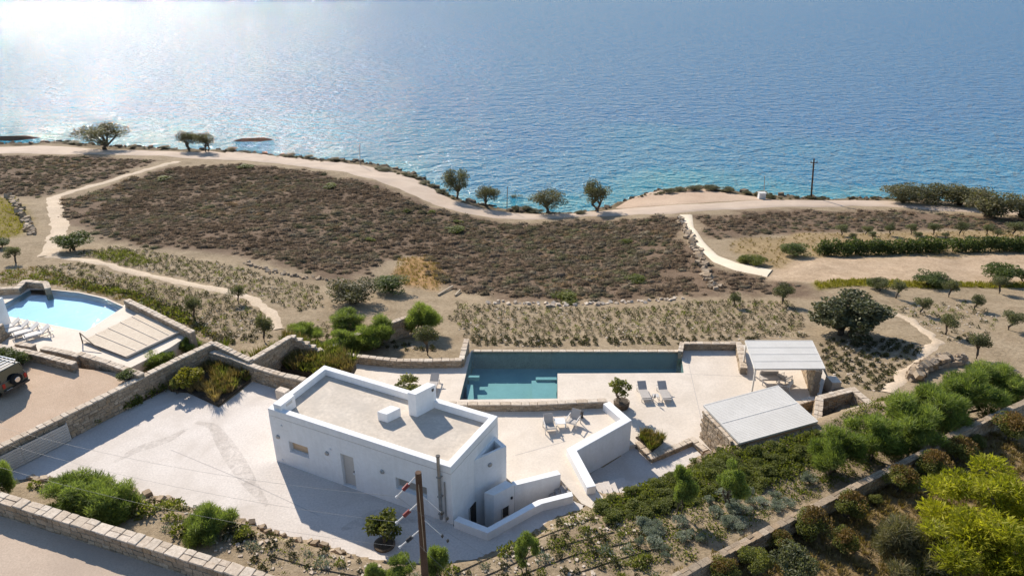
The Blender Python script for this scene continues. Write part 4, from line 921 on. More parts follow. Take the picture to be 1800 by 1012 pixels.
# ================================================================== OFF-ROAD CAR
def car():
    base = P(33, 690, Z_GRAV); rz = math.radians(-20)
    t = empty('parked_car', base, 'olive off-road car with roof rack and rear spare wheel, parked on gravel', 'car', None, rz)
    M = Matrix.Translation(base) @ Matrix.Rotation(rz, 4, 'Z'); T = lambda *p: M @ Vector(p)
    def hull(name, sec, mat, par=t, bev=.04):
        b = MB(); k = len(sec[0][1])
        vs = [T(x, y, z) for x, pr in sec for y, z in pr]; fs = [tuple(range(k)), tuple(range((len(sec)-1)*k, len(sec)*k))[::-1]]
        for i in range(len(sec)-1):
            for j in range(k): fs.append((i*k+j, (i+1)*k+j, (i+1)*k+(j+1) % k, i*k+(j+1) % k))
        b.add(vs, fs); return b.obj(name, mat, par, bevel=bev)
    low = lambda w, z1: [(-w, .45), (w, .45), (w*1.02, z1-.25), (w*.97, z1), (-w*.97, z1), (-w*1.02, z1-.25)]
    hull('body', [(-4.05, low(.78, .98)), (-3.9, low(.86, 1.05)), (-2.7, low(.88, 1.1)), (-.1, low(.88, 1.12)), (0, low(.84, 1.1))], 'car_paint')
    cab = lambda w, w2, z1: [(-w, 1.08), (w, 1.08), (w2, z1), (-w2, z1)]
    hull('cabin', [(-2.75, cab(.80, .74, 1.12)), (-2.2, cab(.80, .70, 1.74)), (-.18, cab(.80, .70, 1.76)), (-.03, cab(.80, .72, 1.14))], 'car_glass')
    hull('roof_panel', [(-2.22, [(-.72, 1.72), (.72, 1.72), (.68, 1.8), (-.68, 1.8)]), (-.14, [(-.72, 1.74), (.72, 1.74), (.68, 1.82), (-.68, 1.82)])], 'car_paint')
    for s in (-1, 1):
        for x in (-2.1, -1.25, -.12):
            b = MB(); b.bar(T(x, s*.815, 1.08), T(x+(.02 if x > -.2 else 0)-.06, s*.72, 1.75), .1, .03); b.obj('pillar', 'car_paint', t)
        b = MB(); b.box(T(.01, s*.7, .9), (.06, .16, .3), rz); b.obj('tail_light', 'lamp_red', t)
        b = MB(); b.box(T(-4.07, s*.6, .85), (.06, .24, .2), rz); b.obj('headlight', 'chrome', t)
        b = MB(); b.box(T(-2.05, s*1.0, 1.2), (.12, .2, .18), rz); b.obj('mirror', 'dark_metal', t)
    for x in (-3.2, -.75):
        for s in (-1, 1):
            c = T(x, s*.84, .38); ax = (M.to_3x3() @ Vector((0, 1, 0)))
            b = MB(); b.tube([c-ax*.12, c-ax*.1, c+ax*.1, c+ax*.12], [.33, .38, .38, .33], 20); wo = b.obj('wheel', 'tyre', t)
            b = MB(); b.tube([c+ax*s*.11, c+ax*s*.135], [.21, .17], 14); b.obj('rim', 'chrome', wo)
            b = MB(); pts = [T(x+.47*math.cos(a), s*.86, .38+.47*math.sin(a)) for a in np.linspace(.1, math.pi-.1, 9)]
            for i in range(8): b.bar(pts[i], pts[i+1], .16, .05)
            b.obj('wheel_arch', 'dark_metal', t)
    c = T(.02, .05, 1.0); ax = (M.to_3x3() @ Vector((1, 0, 0)))
    b = MB(); b.tube([c, c+ax*.03, c+ax*.2, c+ax*.23], [.3, .36, .36, .3], 20); wo = b.obj('spare_wheel', 'tyre', t)
    b = MB(); b.tube([c+ax*.21, c+ax*.245], [.2, .16], 14); b.obj('rim', 'chrome', wo)
    b = MB(); b.box(T(.06, 0, .52), (.16, 1.6, .16), rz); b.obj('rear_bumper', 'dark_metal', t)
    b = MB(); b.box(T(-4.1, 0, .55), (.16, 1.7, .2), rz); b.obj('front_bumper', 'dark_metal', t)
    b = MB(); b.box(T(.125, -.5, .56), (.02, .36, .11), rz); b.obj('number_plate', 'metal_white', t)
    rk = MB()
    for s in (-.62, .62): rk.bar(T(-2.0, s, 1.95), T(-.3, s, 1.97), .05)
    for x in np.linspace(-2.0, -.3, 6): rk.bar(T(x, -.62, 1.95), T(x, .62, 1.95), .04)
    for x in (-1.9, -.4):
        for s in (-.62, .62): rk.bar(T(x, s, 1.78), T(x, s, 1.95), .04)
    rk.obj('roof_rack', 'chrome', t)
car()

# ================================================================== POLES AND WIRES
pb = Vector((-3.42, 20.55, 0)); ptop = 9.05
pl = empty('utility_pole', (pb.x, pb.y, hz(pb.x, pb.y)), 'brown wooden power pole with red insulators in front of the house', 'pole')
b = MB(); b.tube([(pb.x-.05, pb.y, .5), (pb.x, pb.y, 4), (pb.x+.02, pb.y, ptop)], [.17, .145, .115], 14); b.obj('shaft', 'pole_wood', pl)
ends = []
for k, ((ax_, ay_), (ex_, ey_), mt) in enumerate((((732,838),(698,872),'insulator_red'), ((732,885),(698,917),'insulator_red'), ((733,932),(704,960),'insulator_black'))):
    zt = onplane(ax_, ay_, (pb.x, pb.y), (pb.x+1, pb.y))[1]; a = Vector((pb.x-.1, pb.y, zt)); s_, ze = onplane(ex_, ey_, (pb.x, pb.y-.0), (pb.x+1, pb.y)); e = Vector((pb.x+s_, pb.y, ze))
    ends.append(e); m1, m2_ = a.lerp(e, .36), a.lerp(e, .66)
    b = MB(); b.tube([a, m1], .032, 8); b.tube([m2_, e], .032, 8); io = b.obj('insulator_rod', 'porcelain', pl)
    b = MB(); d_ = (m2_-m1); npt = 13; b.tube([m1+d_*(i/(npt-1)) for i in range(npt)], [.085 if i % 2 else .05 for i in range(npt)], 10); b.obj('insulator', mt, io)
    b = MB(); b.tube([e+(e-a).normalized()*-.02, e+(e-a).normalized()*.05], [.05, .06], 8); b.obj('clamp', 'porcelain', io)
for k, (q0, q1) in enumerate((((745,870),(775,900)), ((748,912),(776,940)))):
    zt = onplane(*q0, (pb.x, pb.y), (pb.x+1, pb.y))[1]; a = Vector((pb.x+.08, pb.y, zt)); s_, ze = onplane(*q1, (pb.x, pb.y), (pb.x+1, pb.y)); e = Vector((pb.x+s_, pb.y, ze))
    b = MB(); b.tube([a, e], .015, 6); io = b.obj('insulator_rod', 'porcelain', pl)
    for f in (1.05, 1.35):
        c = a.lerp(e, f); b = MB(); b.tube([c-Vector((.05, 0, 0)), c, c+Vector((.05, 0, 0))], [.03, .09, .03], 10); b.obj('insulator', 'insulator_black', io)
b = MB(); b.bar((pb.x+.06, pb.y-.13, 5.4), (pb.x+.02, pb.y-.13, 8.6), .025); b.obj('earth_strip', 'galvanised', pl)
def wire(label, p, q, sag, r=.0045, n=28):
    b = MB(); pts = [Vector(p).lerp(Vector(q), i/n)-Vector((0, 0, sag*4*(i/n)*(1-i/n))) for i in range(n+1)]; b.tube(pts, r, 5); return b.obj('power_line', 'wire', label=label, cat='wire', group='wires on the power pole')
for k, (qx, qy) in enumerate(((-30,742), (-30,768), (-30,812))):
    far = P(qx, qy, 7.2-.75*k); wire(('top', 'middle', 'lowest')[k]+' wire running left from the wooden power pole', ends[k], far, .55)
for k, (qx, qy) in enumerate(((880,990), (830,1040), (760,1045))):
    far = P(qx, qy, 6.2-.4*k); wire(('top', 'middle', 'lowest')[k]+' wire running down right from the wooden power pole', ends[k], far, .15)
def far_pole(label, bpx, tpx, r, arm=False, mat='pole_wood'):
    g = G(*bpx); s_, zt = onplane(*tpx, (g.x, g.y), (g.x+1, g.y)); t = empty('utility_pole', g, label, 'pole')
    b = MB(); b.tube([(g.x, g.y, g.z-.3), (g.x+s_, g.y, zt)], [r, r*.75], 8); b.obj('shaft', mat, t)
    if arm:
        b = MB(); b.bar((g.x+s_-.5, g.y, zt-.7), (g.x+s_+.7, g.y, zt-.7), .12); b.obj('cross_arm', mat, t)
        for x in (-.4, .1, .6): b = MB(); b.tube([(g.x+s_+x, g.y, zt-.64), (g.x+s_+x, g.y, zt-.35)], [.06, .04], 8); b.obj('insulator', 'insulator_black', t)
    return t
far_pole('tall dark utility pole beside the coast road at right', (1426,348), (1431,279), .17, True)
far_pole('thin grey pole by the road on the left half of the shore', (633,291), (632,254), .08, False, 'galvanised')
far_pole('thin grey pole between the small shore trees', (891,371), (892,328), .08, False, 'galvanised')
far_pole('thin pole behind the white roadside cabinet', (1343,346), (1344,310), .08, False, 'galvanised')
g = G(1338,350); kb = empty('roadside_cabinet', g, 'small white roadside cabinet by the dirt lay-by', 'cabinet')
b = MB(); b.box(g+Vector((0, 0, .55)), (1.1, .9, 1.1)); b.obj('cabinet_body', 'metal_white', kb, bevel=.03)
b = MB(); b.box(g+Vector((0, 0, 1.14)), (1.25, 1.05, .09)); b.obj('lid', 'slat_grey', kb)
b = MB(); b.box(g+Vector((0, -.46, .55)), (.8, .03, .8)); b.obj('door', 'slat_grey', kb)
for k, (a, c) in enumerate((((770,520),(796,506)), ((800,521),(809,513)))):
    A, B = G(*a), G(*c); b = MB(); b.bar(A+Vector((0, 0, .12)), B+Vector((0, 0, .22)), .14); b.obj('timber_plank', 'timber', label=('long pale plank lying at the scrub edge above the field', 'short pale plank lying beside the longer one')[k], cat='plank', group='planks on the dry ground')

# ================================================================== VEGETATION
R_ = np.random.default_rng(21)
def quads(C, size, aspect=2.0, axis=None, spread=1.0, col=None):
    """leaf faces at points C; axis gives a preferred leaf direction"""
    n = len(C); size = np.broadcast_to(size, (n,))
    a = R_.normal(size=(n, 3))*spread
    if axis is not None: a = a+axis
    a /= np.linalg.norm(a, axis=1)[:, None]+1e-9; t = np.cross(a, R_.normal(size=(n, 3))); t /= np.linalg.norm(t, axis=1)[:, None]+1e-9
    A = a*(size*.5)[:, None]; B = t*(size*.5/aspect)[:, None]
    V = np.stack([C-A, C+B*1.0, C+A, C-B*1.0], 1).reshape(-1, 3)
    Fq = np.arange(n*4).reshape(n, 4); col = R_.random(n) if col is None else col
    return V, Fq, np.repeat(col, 4)
def clumps_pts(cl, n, shell=.35, flat=0):
    """points spread through ellipsoid clumps [(x,y,z,rx,ry,rz)], with one tint value per clump"""
    cl = np.array(cl, float); vol = cl[:, 3]*cl[:, 4]*cl[:, 5]; w = vol**.75; w /= w.sum(); k = R_.choice(len(cl), n, p=w)
    d = R_.normal(size=(n, 3)); d /= np.linalg.norm(d, axis=1)[:, None]; r = shell+(1-shell)*R_.random(n)**.5
    tint = R_.random(len(cl)); return cl[k, :3]+d*cl[k, 3:]*r[:, None], d, np.clip(tint[k]*.55+R_.random(n)*.5, 0, 1)
def merge(parts):
    V, Fq, C = [], [], []; o = 0
    for v, f, c in parts: V.append(v); Fq.append(f+o); C.append(c); o += len(v)
    return np.concatenate(V), np.concatenate(Fq), np.concatenate(C)
def crown_clumps(n, rx, ry, rz, cz, r0, r1, under=.25):
    out = []
    while len(out) < n:
        d = R_.normal(size=3); d /= np.linalg.norm(d); 
        if d[2] < -under: continue
        q = R_.random()**.4*.82; r = R_.uniform(r0, r1); out.append((d[0]*rx*q, d[1]*ry*q, cz+d[2]*rz*q, r, r, r*.8))
    return out
def limb_mesh(name, tips, trunk_h, r, n=8, mat='bark', lean=.06, multi=1):
    b = MB()
    for k in range(multi):
        ox, oy = (random.uniform(-.07, .07), random.uniform(-.07, .07)) if multi > 1 else (0, 0)
        top = Vector((ox*2+random.uniform(-lean, lean), oy*2+random.uniform(-lean, lean), trunk_h)); m_ = Vector((ox+random.uniform(-lean, lean)*.7, oy, trunk_h*.5))
        b.tube([(ox, oy, -.08), tuple(m_), tuple(top)], [r*1.3, r*.95, r*.8], 8)
        for t in tips[k::multi]:
            e = Vector(t[:3]); mid = top.lerp(e, .5)+Vector((random.uniform(-.03, .03), random.uniform(-.03, .03), .03)); b.tube([top-Vector((0, 0, .02)), mid, e], [r*.6, r*.4, r*.15], 6)
    return b.mesh(name, mat, True)
TEMPL = {}
def template(kind, crown, trunk): TEMPL.setdefault(kind, []).append((crown, trunk))
def leafy(name, cl, n, size, aspect, mat, axis=None, spread=1.0, shell=.35, out=0.0):
    C, d, tint = clumps_pts(cl, n, shell); ax = d*out if axis is None else np.array(axis)[None, :]+d*out
    v, f, c = quads(C, R_.uniform(.7, 1.3, n)*size, aspect, ax, spread, tint); return npmesh(name, v, f, mat, c)
for k in range(3):
    random.seed(k)
    cl = crown_clumps(15, .40, .40, .32, .62, .13, .21, .6); template('olive', leafy('crown', cl, 2600, .055, 2.2, 'leaf_olive', None, 1, .3), limb_mesh('trunk', cl[:6], .34, .045))
    cl = crown_clumps(26, .42, .42, .36, .58, .12, .19, .75); template('tamarisk', leafy('crown', cl, 4200, .045, 2.5, 'leaf_tamarisk', None, 1, .25), limb_mesh('trunk', cl[:9], .2, .035, multi=2))
    cl = crown_clumps(26, .42, .42, .42, .45, .12, .22, .99); template('tree_bush', leafy('crown', cl, 4600, .05, 2.2, 'leaf_tamarisk'), limb_mesh('trunk', cl[:8], .2, .03, multi=3))
    cl = crown_clumps(20, .40, .40, .30, .46, .13, .22, .8); template('bush', leafy('crown', cl, 4200, .05, 1.8, 'leaf_dark', None, 1, .45), limb_mesh('stems', cl[:6], .15, .025, multi=3))
    cl = crown_clumps(34, .46, .46, .42, .40, .08, .18, .75)
    template('reed', leafy('crown', cl, 12000, .12, 15, 'leaf_reed', (0, 0, .8), .6, .15, .8), limb_mesh('stems', cl[:8], .18, .02, multi=4))
    cl = crown_clumps(16, .30, .30, .38, .52, .08, .15, .95)
    template('airy', leafy('crown', cl, 6500, .085, 9, 'leaf_reed', (0, 0, .3), .8, .1, .4), limb_mesh('stems', cl[:10], .2, .014, multi=3))
    cl = crown_clumps(16, .38, .38, .30, .55, .12, .2, .6); template('citrus', leafy('crown', cl, 1500, .085, 1.8, 'leaf_citrus', None, 1, .3), limb_mesh('trunk', cl[:8], .2, .03))
    cl = crown_clumps(14, .42, .42, .34, .36, .12, .2, .5); template('silver', leafy('crown', cl, 1500, .085, 4, 'leaf_silver', (0, 0, .5), .7, .5, .8), limb_mesh('stems', cl[:4], .1, .015, multi=2))
    cl = crown_clumps(12, .40, .40, .34, .36, .14, .22, .5); template('cushion', leafy('crown', cl, 1100, .1, 2.5, 'leaf_ground', (0, 0, .3), .8, .5, .6), limb_mesh('stems', cl[:4], .1, .015, multi=2))
    cl = crown_clumps(14, .36, .36, .40, .52, .08, .15, .9); template('sparse', leafy('crown', cl, 900, .085, 2, 'leaf_citrus', None, 1, .1), limb_mesh('trunk', cl[:10], .22, .02, multi=2))
cl = crown_clumps(46, .44, .44, .42, .46, .09, .17, .98)
template('fig', leafy('crown', cl, 11000, .038, 1.4, 'leaf_fig', None, 1, .35), limb_mesh('trunk', cl[:14], .2, .03, multi=4))
cl = crown_clumps(110, .48, .48, .44, .50, .045, .10, .8)
template('pine', leafy('crown', cl, 42000, .035, 5, 'leaf_pine', (0, 0, .6), .6, .25, .9), limb_mesh('trunk', cl[:30], .3, .03))
cl = crown_clumps(9, .4, .4, .12, .68, .14, .2, .2); BROWN_TOP = leafy('dry_top', cl, 1100, .06, 2.5, 'leaf_brown', (0, 0, .6), .8, .5, .4)
def blades(name, n, hgt, rad, wid, mat, lean=.6):
    a = R_.random(n)*2*np.pi; r0 = np.sqrt(R_.random(n))*rad*.35; L = hgt*R_.uniform(.6, 1.15, n); le = lean*R_.uniform(.2, 1.2, n)
    b0 = np.stack([np.cos(a)*r0, np.sin(a)*r0, np.zeros(n)-.03], -1); tip = b0+np.stack([np.cos(a)*le*L, np.sin(a)*le*L, L], -1)
    s = np.stack([-np.sin(a), np.cos(a), np.zeros(n)], -1)*wid; mid = (b0+tip)*.5+np.array([0, 0, .12*hgt])
    V = np.stack([b0, mid+s, tip, mid-s], 1).reshape(-1, 3); return V, np.arange(n*4).reshape(n, 4), np.repeat(R_.random(n), 4)
def dome(n, hgt, rad, leaf, aspect=2.2):
    """low rounded cushion of small leaves"""
    d = R_.normal(size=(n, 3)); d[:, 2] = np.abs(d[:, 2]); d /= np.linalg.norm(d, axis=1)[:, None]; r = (.45+.55*R_.random(n)**.6)*(1+.25*np.sin(3*np.arctan2(d[:, 1], d[:, 0])+R_.random()*6))
    C = d*np.array([rad, rad, hgt])*r[:, None]; return quads(C, R_.uniform(.7, 1.3, n)*leaf, aspect, d*.8+np.array([0, 0, .4]), .7)
TUFT = [npmesh('tuft', *a[:2], 'leaf_tuft', a[2]) for a in (dome(120, .25, .22, .10) for k in range(4))]
TUFTG = [npmesh('tuft', *a[:2], 'leaf_ground', a[2]) for a in (dome(150, .34, .32, .13) for k in range(3))]
TUFTD = [npmesh('tuft', *a[:2], 'leaf_dry', a[2]) for a in (blades('t', 90, .62, .5, .018, 0, .55) for k in range(3))]
TUFTB = [npmesh('tuft', *a[:2], 'leaf_ground', a[2]) for a in (blades('t', 80, .55, .5, .022, 0, .7) for k in range(3))]
TUFTS = [npmesh('tuft', *a[:2], 'leaf_silver', a[2]) for a in (dome(150, .28, .34, .13, 3.5) for k in range(2))]

count = {}; MCACHE = {}
def plant(kind, name, cat, label, base, w, hgt, group=None, rz=None, part='crown', mat=None):
    ts = TEMPL[kind]; i = count[kind] = count.get(kind, -1)+1; cr, tr = ts[i % len(ts)]
    if mat:
        key = (cr.name, mat)
        if key not in MCACHE: c2 = cr.copy(); c2.materials[0] = MATS[mat]; MCACHE[key] = c2
        cr = MCACHE[key]
    root = empty(name, base, label, cat, group, random.uniform(0, 6.28) if rz is None else rz); root.scale = (w, w, hgt)
    o = bpy.data.objects.new(part, cr); COL.objects.link(o); o.parent = root
    o = bpy.data.objects.new('trunk' if tr.name.startswith('trunk') else 'stems', tr); COL.objects.link(o); o.parent = root
    return root
def pplant(kind, name, cat, label, bx, by, ty, wpx, group=None, z=None, mat=None, kw=1.0):
    """plant whose foot is at pixel (bx,by), whose top is at row ty and whose width is wpx"""
    g = G(bx, by) if z is None else P(bx, by, z); zt = onplane(bx, ty, (g.x, g.y), (g.x+1, g.y))[1]
    return plant(kind, name, cat, label, g-Vector((0, 0, .03)), wpx*mpp(g)*1.12*kw, max(.3, zt-g.z), group, mat=mat)
random.seed(5)
# --- shore trees
for bx, by, ty, w, lab in (
    (182,263,213,88,'wide dark shore tree at far left, beside the bright water'), (333,264,224,40,'left one of the two touching shore trees by the road'), (364,267,229,42,'right one of the two touching shore trees by the road'),
    (803,350,292,54,'dense round shore tree where the road bends, leftmost of five'), (856,364,319,48,'open-crowned shore tree right of the dense one at the bend'), (907,367,338,26,'smallest shore tree, next to the thin pole'),
    (964,375,330,66,'broad spreading shore tree left of the tallest round one'), (1047,372,309,56,'tall round shore tree on a single clear trunk')):
    pplant('tamarisk', 'shore_tree', 'tree', lab, bx, by, ty, w, 'trees along the shore')
for i, (bx, by, ty, w) in enumerate(((1588,357,316,78),(1640,358,317,84),(1690,362,318,84),(1738,382,324,92),(1792,382,328,88),(1850,384,330,90))):
    pplant('tree_bush', 'shore_tree', 'tree', ('leftmost grey-green tree of the grove by the sea at right', 'second grove tree from the left, by the sea at right', 'third grove tree from the left, by the sea at right', 'grove tree standing in front of the others, near the road', 'grove tree cut by the right picture edge', 'grove tree beyond the right picture edge')[i], bx, by, ty, w, 'grove by the sea')
# --- olive trees
OL = ((1375,534,496,40),(1575,524,490,32),(1668,522,490,30),(1756,516,484,36),(1290,539,512,26),(1618,552,520,32),(1712,544,516,30),(1662,588,547,38),(1773,580,544,40),(1716,630,584,44),(342,560,518,36),(420,532,500,28),(465,600,552,40),(28,462,430,34),(1546,512,488,36),(752,624,570,52))
OLN = ('by the scrub edge, left of the big spreading fig','behind the big spreading fig','on bare soil below the dark round shrubs','nearest the right edge in the back row','smallest, left of the big spreading fig','just right of the big spreading fig','right of the fig with a clear shadow','at the footpath bend right of the fig','round, on bare soil at the right picture edge','just above the tall shrubs at right','in the green bed right of the light blue pool','small, beside the left footpath','at the end of the left footpath','in the field at the far left edge','small, beside the clipped dark shrub in the back row','with bare trunk beside the pool wall corner')
for q, nm in zip(OL, OLN): pplant('olive', 'olive_tree', 'tree', 'young olive tree '+nm, *q, 'olive trees in the garden')
for i, (bx, by, ty, w) in enumerate(((1479,414,392,28),(1522,413,396,22),(1564,414,394,24),(1601,412,391,24),(1640,413,390,26),(1686,413,388,28),(1734,414,392,24),(1781,414,388,32),(1497,421,409,18),(1533,420,405,18),(1611,420,406,18),(1662,420,408,18),(1752,418,402,22))):
    pplant('olive', 'olive_bush', 'bush', 'small round olive bush in the rows behind the long hedge', bx, by, ty, w, 'olive bushes in rows behind the hedge')
pplant('fig', 'fig_tree', 'tree', 'big spreading dark-leaved tree on the sandy field', 1487, 588, 508, 148)
# --- hedges and clipped shrubs
def hedge(label, pxs, ztop, wid):
    root = empty('hedge', G(*pxs[0]), label, 'hedge'); pts = resample(GXY(pxs), int(14*len(pxs)))
    cl = []
    for x, y in pts:
        z = hz(x, y)
        for q in range(4): r = random.uniform(.5, .8); cl.append((x+random.gauss(0, .25), y+random.gauss(0, wid*.25), z+random.uniform(.35, ztop-.4), r, r, r*.8))
    n = int(len(cl)*85); C, d, tint = clumps_pts(cl, n, .55); v, f, c = quads(C, R_.uniform(.7, 1.3, n)*.24, 1.8, None, 1, tint)
    link('foliage', npmesh('foliage', v, f, 'leaf_dark', c), root); b = MB()
    for x, y in pts[::4]: b.tube([(x, y, hz(x, y)-.2), (x, y, hz(x, y)+.8)], [.08, .05], 6)
    b.obj('stems', 'bark', root); return root
hedge('left length of the long dark clipped hedge', [(1440,448),(1530,447),(1655,443)], 1.9, 1.5)
hedge('right length of the long dark clipped hedge, reaching the picture edge', [(1674,442),(1760,441),(1900,440)], 1.9, 1.5)
for q, lab in (((1398,450,424,54),'round dark shrub at the left end of the long hedge'), ((1630,500,473,70),'wide clipped dark shrub between the hedge and the olives'), ((1756,496,457,66),'large dome-shaped dark shrub near the right edge'), ((1542,508,486,40),'low round dark shrub beside the yellow grass'), ((1800,494,466,40),'dark shrub at the right edge beside the dome-shaped one'),
               ((130,440,404,66),'dark bushy shrub beside the sandy track bend at left'), ((690,514,480,72),'dark green bush at the edge of the brown scrub'), ((-2,436,416,40),'dark shrub at the left edge by the yellow grass')):
    pplant('bush', 'round_shrub', 'shrub', lab, *q)
pplant('tree_bush', 'grey_shrub', 'shrub', 'grey-green bush beside the dark bush at the scrub edge', 622, 532, 482, 90)
for q, lab in (((1325,465,447,50),'pale green bush beside the concrete ramp'), ((1310,462,450,30),'small yellow-green bush touching the concrete ramp')):
    pplant('bush', 'green_shrub', 'shrub', lab, *q, mat='leaf_ground')
for q, lab in (((1010,548,512,40),'near the scrub edge'),):
    pass
for bx, by, w, nm in ((430,296,34,'near the coast road'), (290,316,30,'in the upper left scrub'), (583,330,34,'below the coast road'), (800,408,44,'in the middle of the scrub'), (760,376,20,'small, below the road bend'), (805,393,20,'above the largest patch'), (1117,495,46,'near the right stone wall'), (1100,428,28,'in the right half of the scrub'), (650,424,22,'left of the middle of the scrub'), (715,374,18,'smallest, close to the road'),(990,528,60,'at the lower scrub edge above the pool')):
    pplant('cushion', 'green_shrub', 'shrub', 'bright green low shrub '+nm, bx, by, by-max(9, w*.3), w, 'green shrubs in the brown scrub')
# --- feathery shrubs around the house
for q, lab, z in (((140,888,820,118),'feathery green shrub behind the near stone wall, left one',.7), ((200,912,838,112),'feathery green shrub behind the near stone wall, right of the first',.7), ((374,955,878,104),'feathery green shrub standing alone by the forecourt edge',.5), ((0,870,796,66),'feathery green shrub cut by the left picture edge',.8),
                  ((1462,830,738,102),'feathery shrub below the boxed stone enclosure',None), ((1528,806,712,112),'feathery shrub right of the boxed stone enclosure',None), ((1586,782,688,122),'tall feathery shrub third in the row by the diagonal wall',None), ((1642,752,668,112),'tall feathery shrub fourth in the row by the diagonal wall',None), ((1690,730,634,126),'tall feathery shrub fifth in the row by the diagonal wall',None), ((1746,704,628,106),'last feathery shrub of the row, nearest the right edge',None),
                  ((280,650,612,70),'feathery shrub in the sunken bed by the long wall',None), ((330,622,585,50),'smaller feathery shrub at the corner of the long wall',None),
                  ((535,603,556,66),'feathery shrub at the end of the zigzag wall',None), ((612,575,540,72),'feathery shrub above the half hidden garden wall',None), ((605,618,570,70),'feathery shrub behind the rear patio wall, left one',None), ((660,612,548,78),'feathery shrub behind the rear patio wall, dense right one',None), ((742,588,523,72),'tall feathery shrub behind the short pool wall',None), ((716,585,548,44),'dark feathery shrub left of the tall one by the pool wall',None)):
    pplant('reed', 'feathery_shrub', 'shrub', lab, *q, 'feathery shrubs around the house', z)
for q, lab, z in (((1196,905,795,72),'airy tall shrub on the slope left of the rubble heap',None), ((1284,890,795,82),'airy tall shrub on the slope below the near pergola',None), ((925,1005,925,70),'airy thin shrub at the bottom below the sunken court',None), ((770,1040,930,80),'airy thin shrub right of the power pole',None), ((705,1030,965,80),'airy low shrub left of the power pole',None), ((660,1030,985,60),'airy low shrub at the bottom, left of the round tree',None)):
    pplant('airy', 'airy_shrub', 'shrub', lab, *q, 'airy shrubs on the slope', z)
# --- potted and bedded small trees
g = P(1092,716,Z_DECK); pt_ = empty('wicker_pot', g, 'round wicker pot at the end of the white wall', 'pot')
b = MB(); b.tube([g, g+Vector((0, 0, .12)), g+Vector((0, 0, .4)), g+Vector((0, 0, .52))], [.34, .46, .50, .44], 18); b.obj('pot_body', 'wicker', pt_)
b = MB(); b.tube([g+Vector((0, 0, .525)), g+Vector((0, 0, .54))], [.38, .3], 14); b.obj('potting_soil', 'soil_dark', pt_)
for k in range(4): z_ = .1+.12*k; b = MB(); b.tube([g+Vector((math.cos(a)*(.43+.1*math.sin(math.pi*z_)), math.sin(a)*(.43+.1*math.sin(math.pi*z_)), z_)) for a in np.linspace(0, 6.283, 19)], .025, 5); b.obj('woven_band', 'wicker', pt_)
plant('sparse', 'small_tree', 'tree', 'small light green tree growing from the round wicker pot', (g.x-.2, g.y+.05, g.z+.5), 2.3, 2.0)
plant('sparse', 'small_tree', 'tree', 'small light green tree behind the house, left of the chimney', P(713,694,Z_DECK), 2.9, 1.7)
g = P(676,957,.01); pr_ = empty('tree_pit', g, 'round dark soil pit with a low rim in front of the house', 'planter')
b = MB(); b.tube([g, g+Vector((0, 0, .1)), g+Vector((0, 0, .12))], [.52, .52, .44], 24); b.obj('rim', 'wicker', pr_)
b = MB(); b.tube([g+Vector((0, 0, .12)), g+Vector((0, 0, .15))], [.43, .3], 20); b.obj('soil', 'soil_dark', pr_)
plant('citrus', 'small_tree', 'tree', 'round-crowned small tree standing in the soil pit before the house', (g.x, g.y, g.z+.1), 2.2, 2.1)
# --- beds
def bed(name, label, pxs, z, hgt=.12):
    poly = XY(pxs, z); b = MB(); b.prism(poly, z-.4, z+hgt); return b.obj(name, 'soil_dark', label=label, kind='structure'), poly
_, BED1 = bed('planting_bed', 'triangular planting bed in the forecourt', [(300,688),(340,648),(378,622),(448,662),(384,714),(330,690)], .02)
_, BED2 = bed('planting_bed', 'narrow dark bed at the foot of the long stone wall', [(146,744),(156,752),(290,686),(275,680)], .02)
_, BED3 = bed('planting_bed', 'raised bed behind the house, left of the rear patio', [(380,608),(440,640),(512,598),(560,615),(600,628),(626,640),(618,656),(560,660),(450,640)], -.6)
_, BED4 = bed('planting_bed', 'small planter bed below the white wall', [(1117,770),(1142,764),(1166,778),(1146,795)], Z_DECK-.02)
def inpoly_pts(poly, n):
    xs = [p[0] for p in poly]; ys = [p[1] for p in poly]; out = []
    while len(out) < n:
        x, y = random.uniform(min(xs), max(xs)), random.uniform(min(ys), max(ys))
        if inside(poly, np.array([x]), np.array([y]))[0]: out.append((x, y))
    return out
def tuft(meshes, x, y, z, s, label, cat='plant', group=None, name='plant_tuft', sz=1.0):
    o = bpy.data.objects.new(name, random.choice(meshes)); COL.objects.link(o); o.location = (x, y, z); s *= 1.15; o.scale = (s, s, s*sz); o.rotation_euler = (0, 0, random.uniform(0, 6.28)); return tag(o, label, cat, group)
for x, y in inpoly_pts(BED1, 70): tuft(TUFTD if random.random() < .6 else TUFTB, x, y, .14, random.uniform(.7, 1.2), 'dry grass tuft in the triangular forecourt bed', 'grass', 'grasses in the forecourt bed', 'grass_tuft')
for x, y in inpoly_pts(BED3, 130): tuft(TUFTD if random.random() < .45 else TUFTB, x, y, -.5, random.uniform(.8, 1.4), 'tall grass tuft in the raised bed behind the house', 'grass', 'grasses in the raised bed', 'grass_tuft')
for x, y in inpoly_pts(BED2, 22): tuft(TUFTG, x, y, .14, random.uniform(.9, 1.6), 'leafy tuft in the narrow bed along the long wall', 'plant', 'plants in the narrow bed')
for x, y in inpoly_pts(BED4, 26): tuft(TUFTD if random.random() < .4 else TUFTB, x, y, Z_DECK+.09, random.uniform(.5, .8), 'grassy tuft in the small planter below the white wall', 'grass', 'grasses in the small planter', 'grass_tuft')
plant('citrus', 'bed_shrub', 'shrub', 'yellow-green shrub in the triangular forecourt bed', P(338,682,.1), 2.2, 1.7, mat='leaf_yellow')
plant('sparse', 'bed_shrub', 'shrub', 'loose shrub at the wall end of the triangular bed', P(312,690,.1), 1.2, 1.3)
plant('sparse', 'bed_shrub', 'shrub', 'small shrub at the house side of the triangular bed', P(432,668,.1), .9, 1.0)
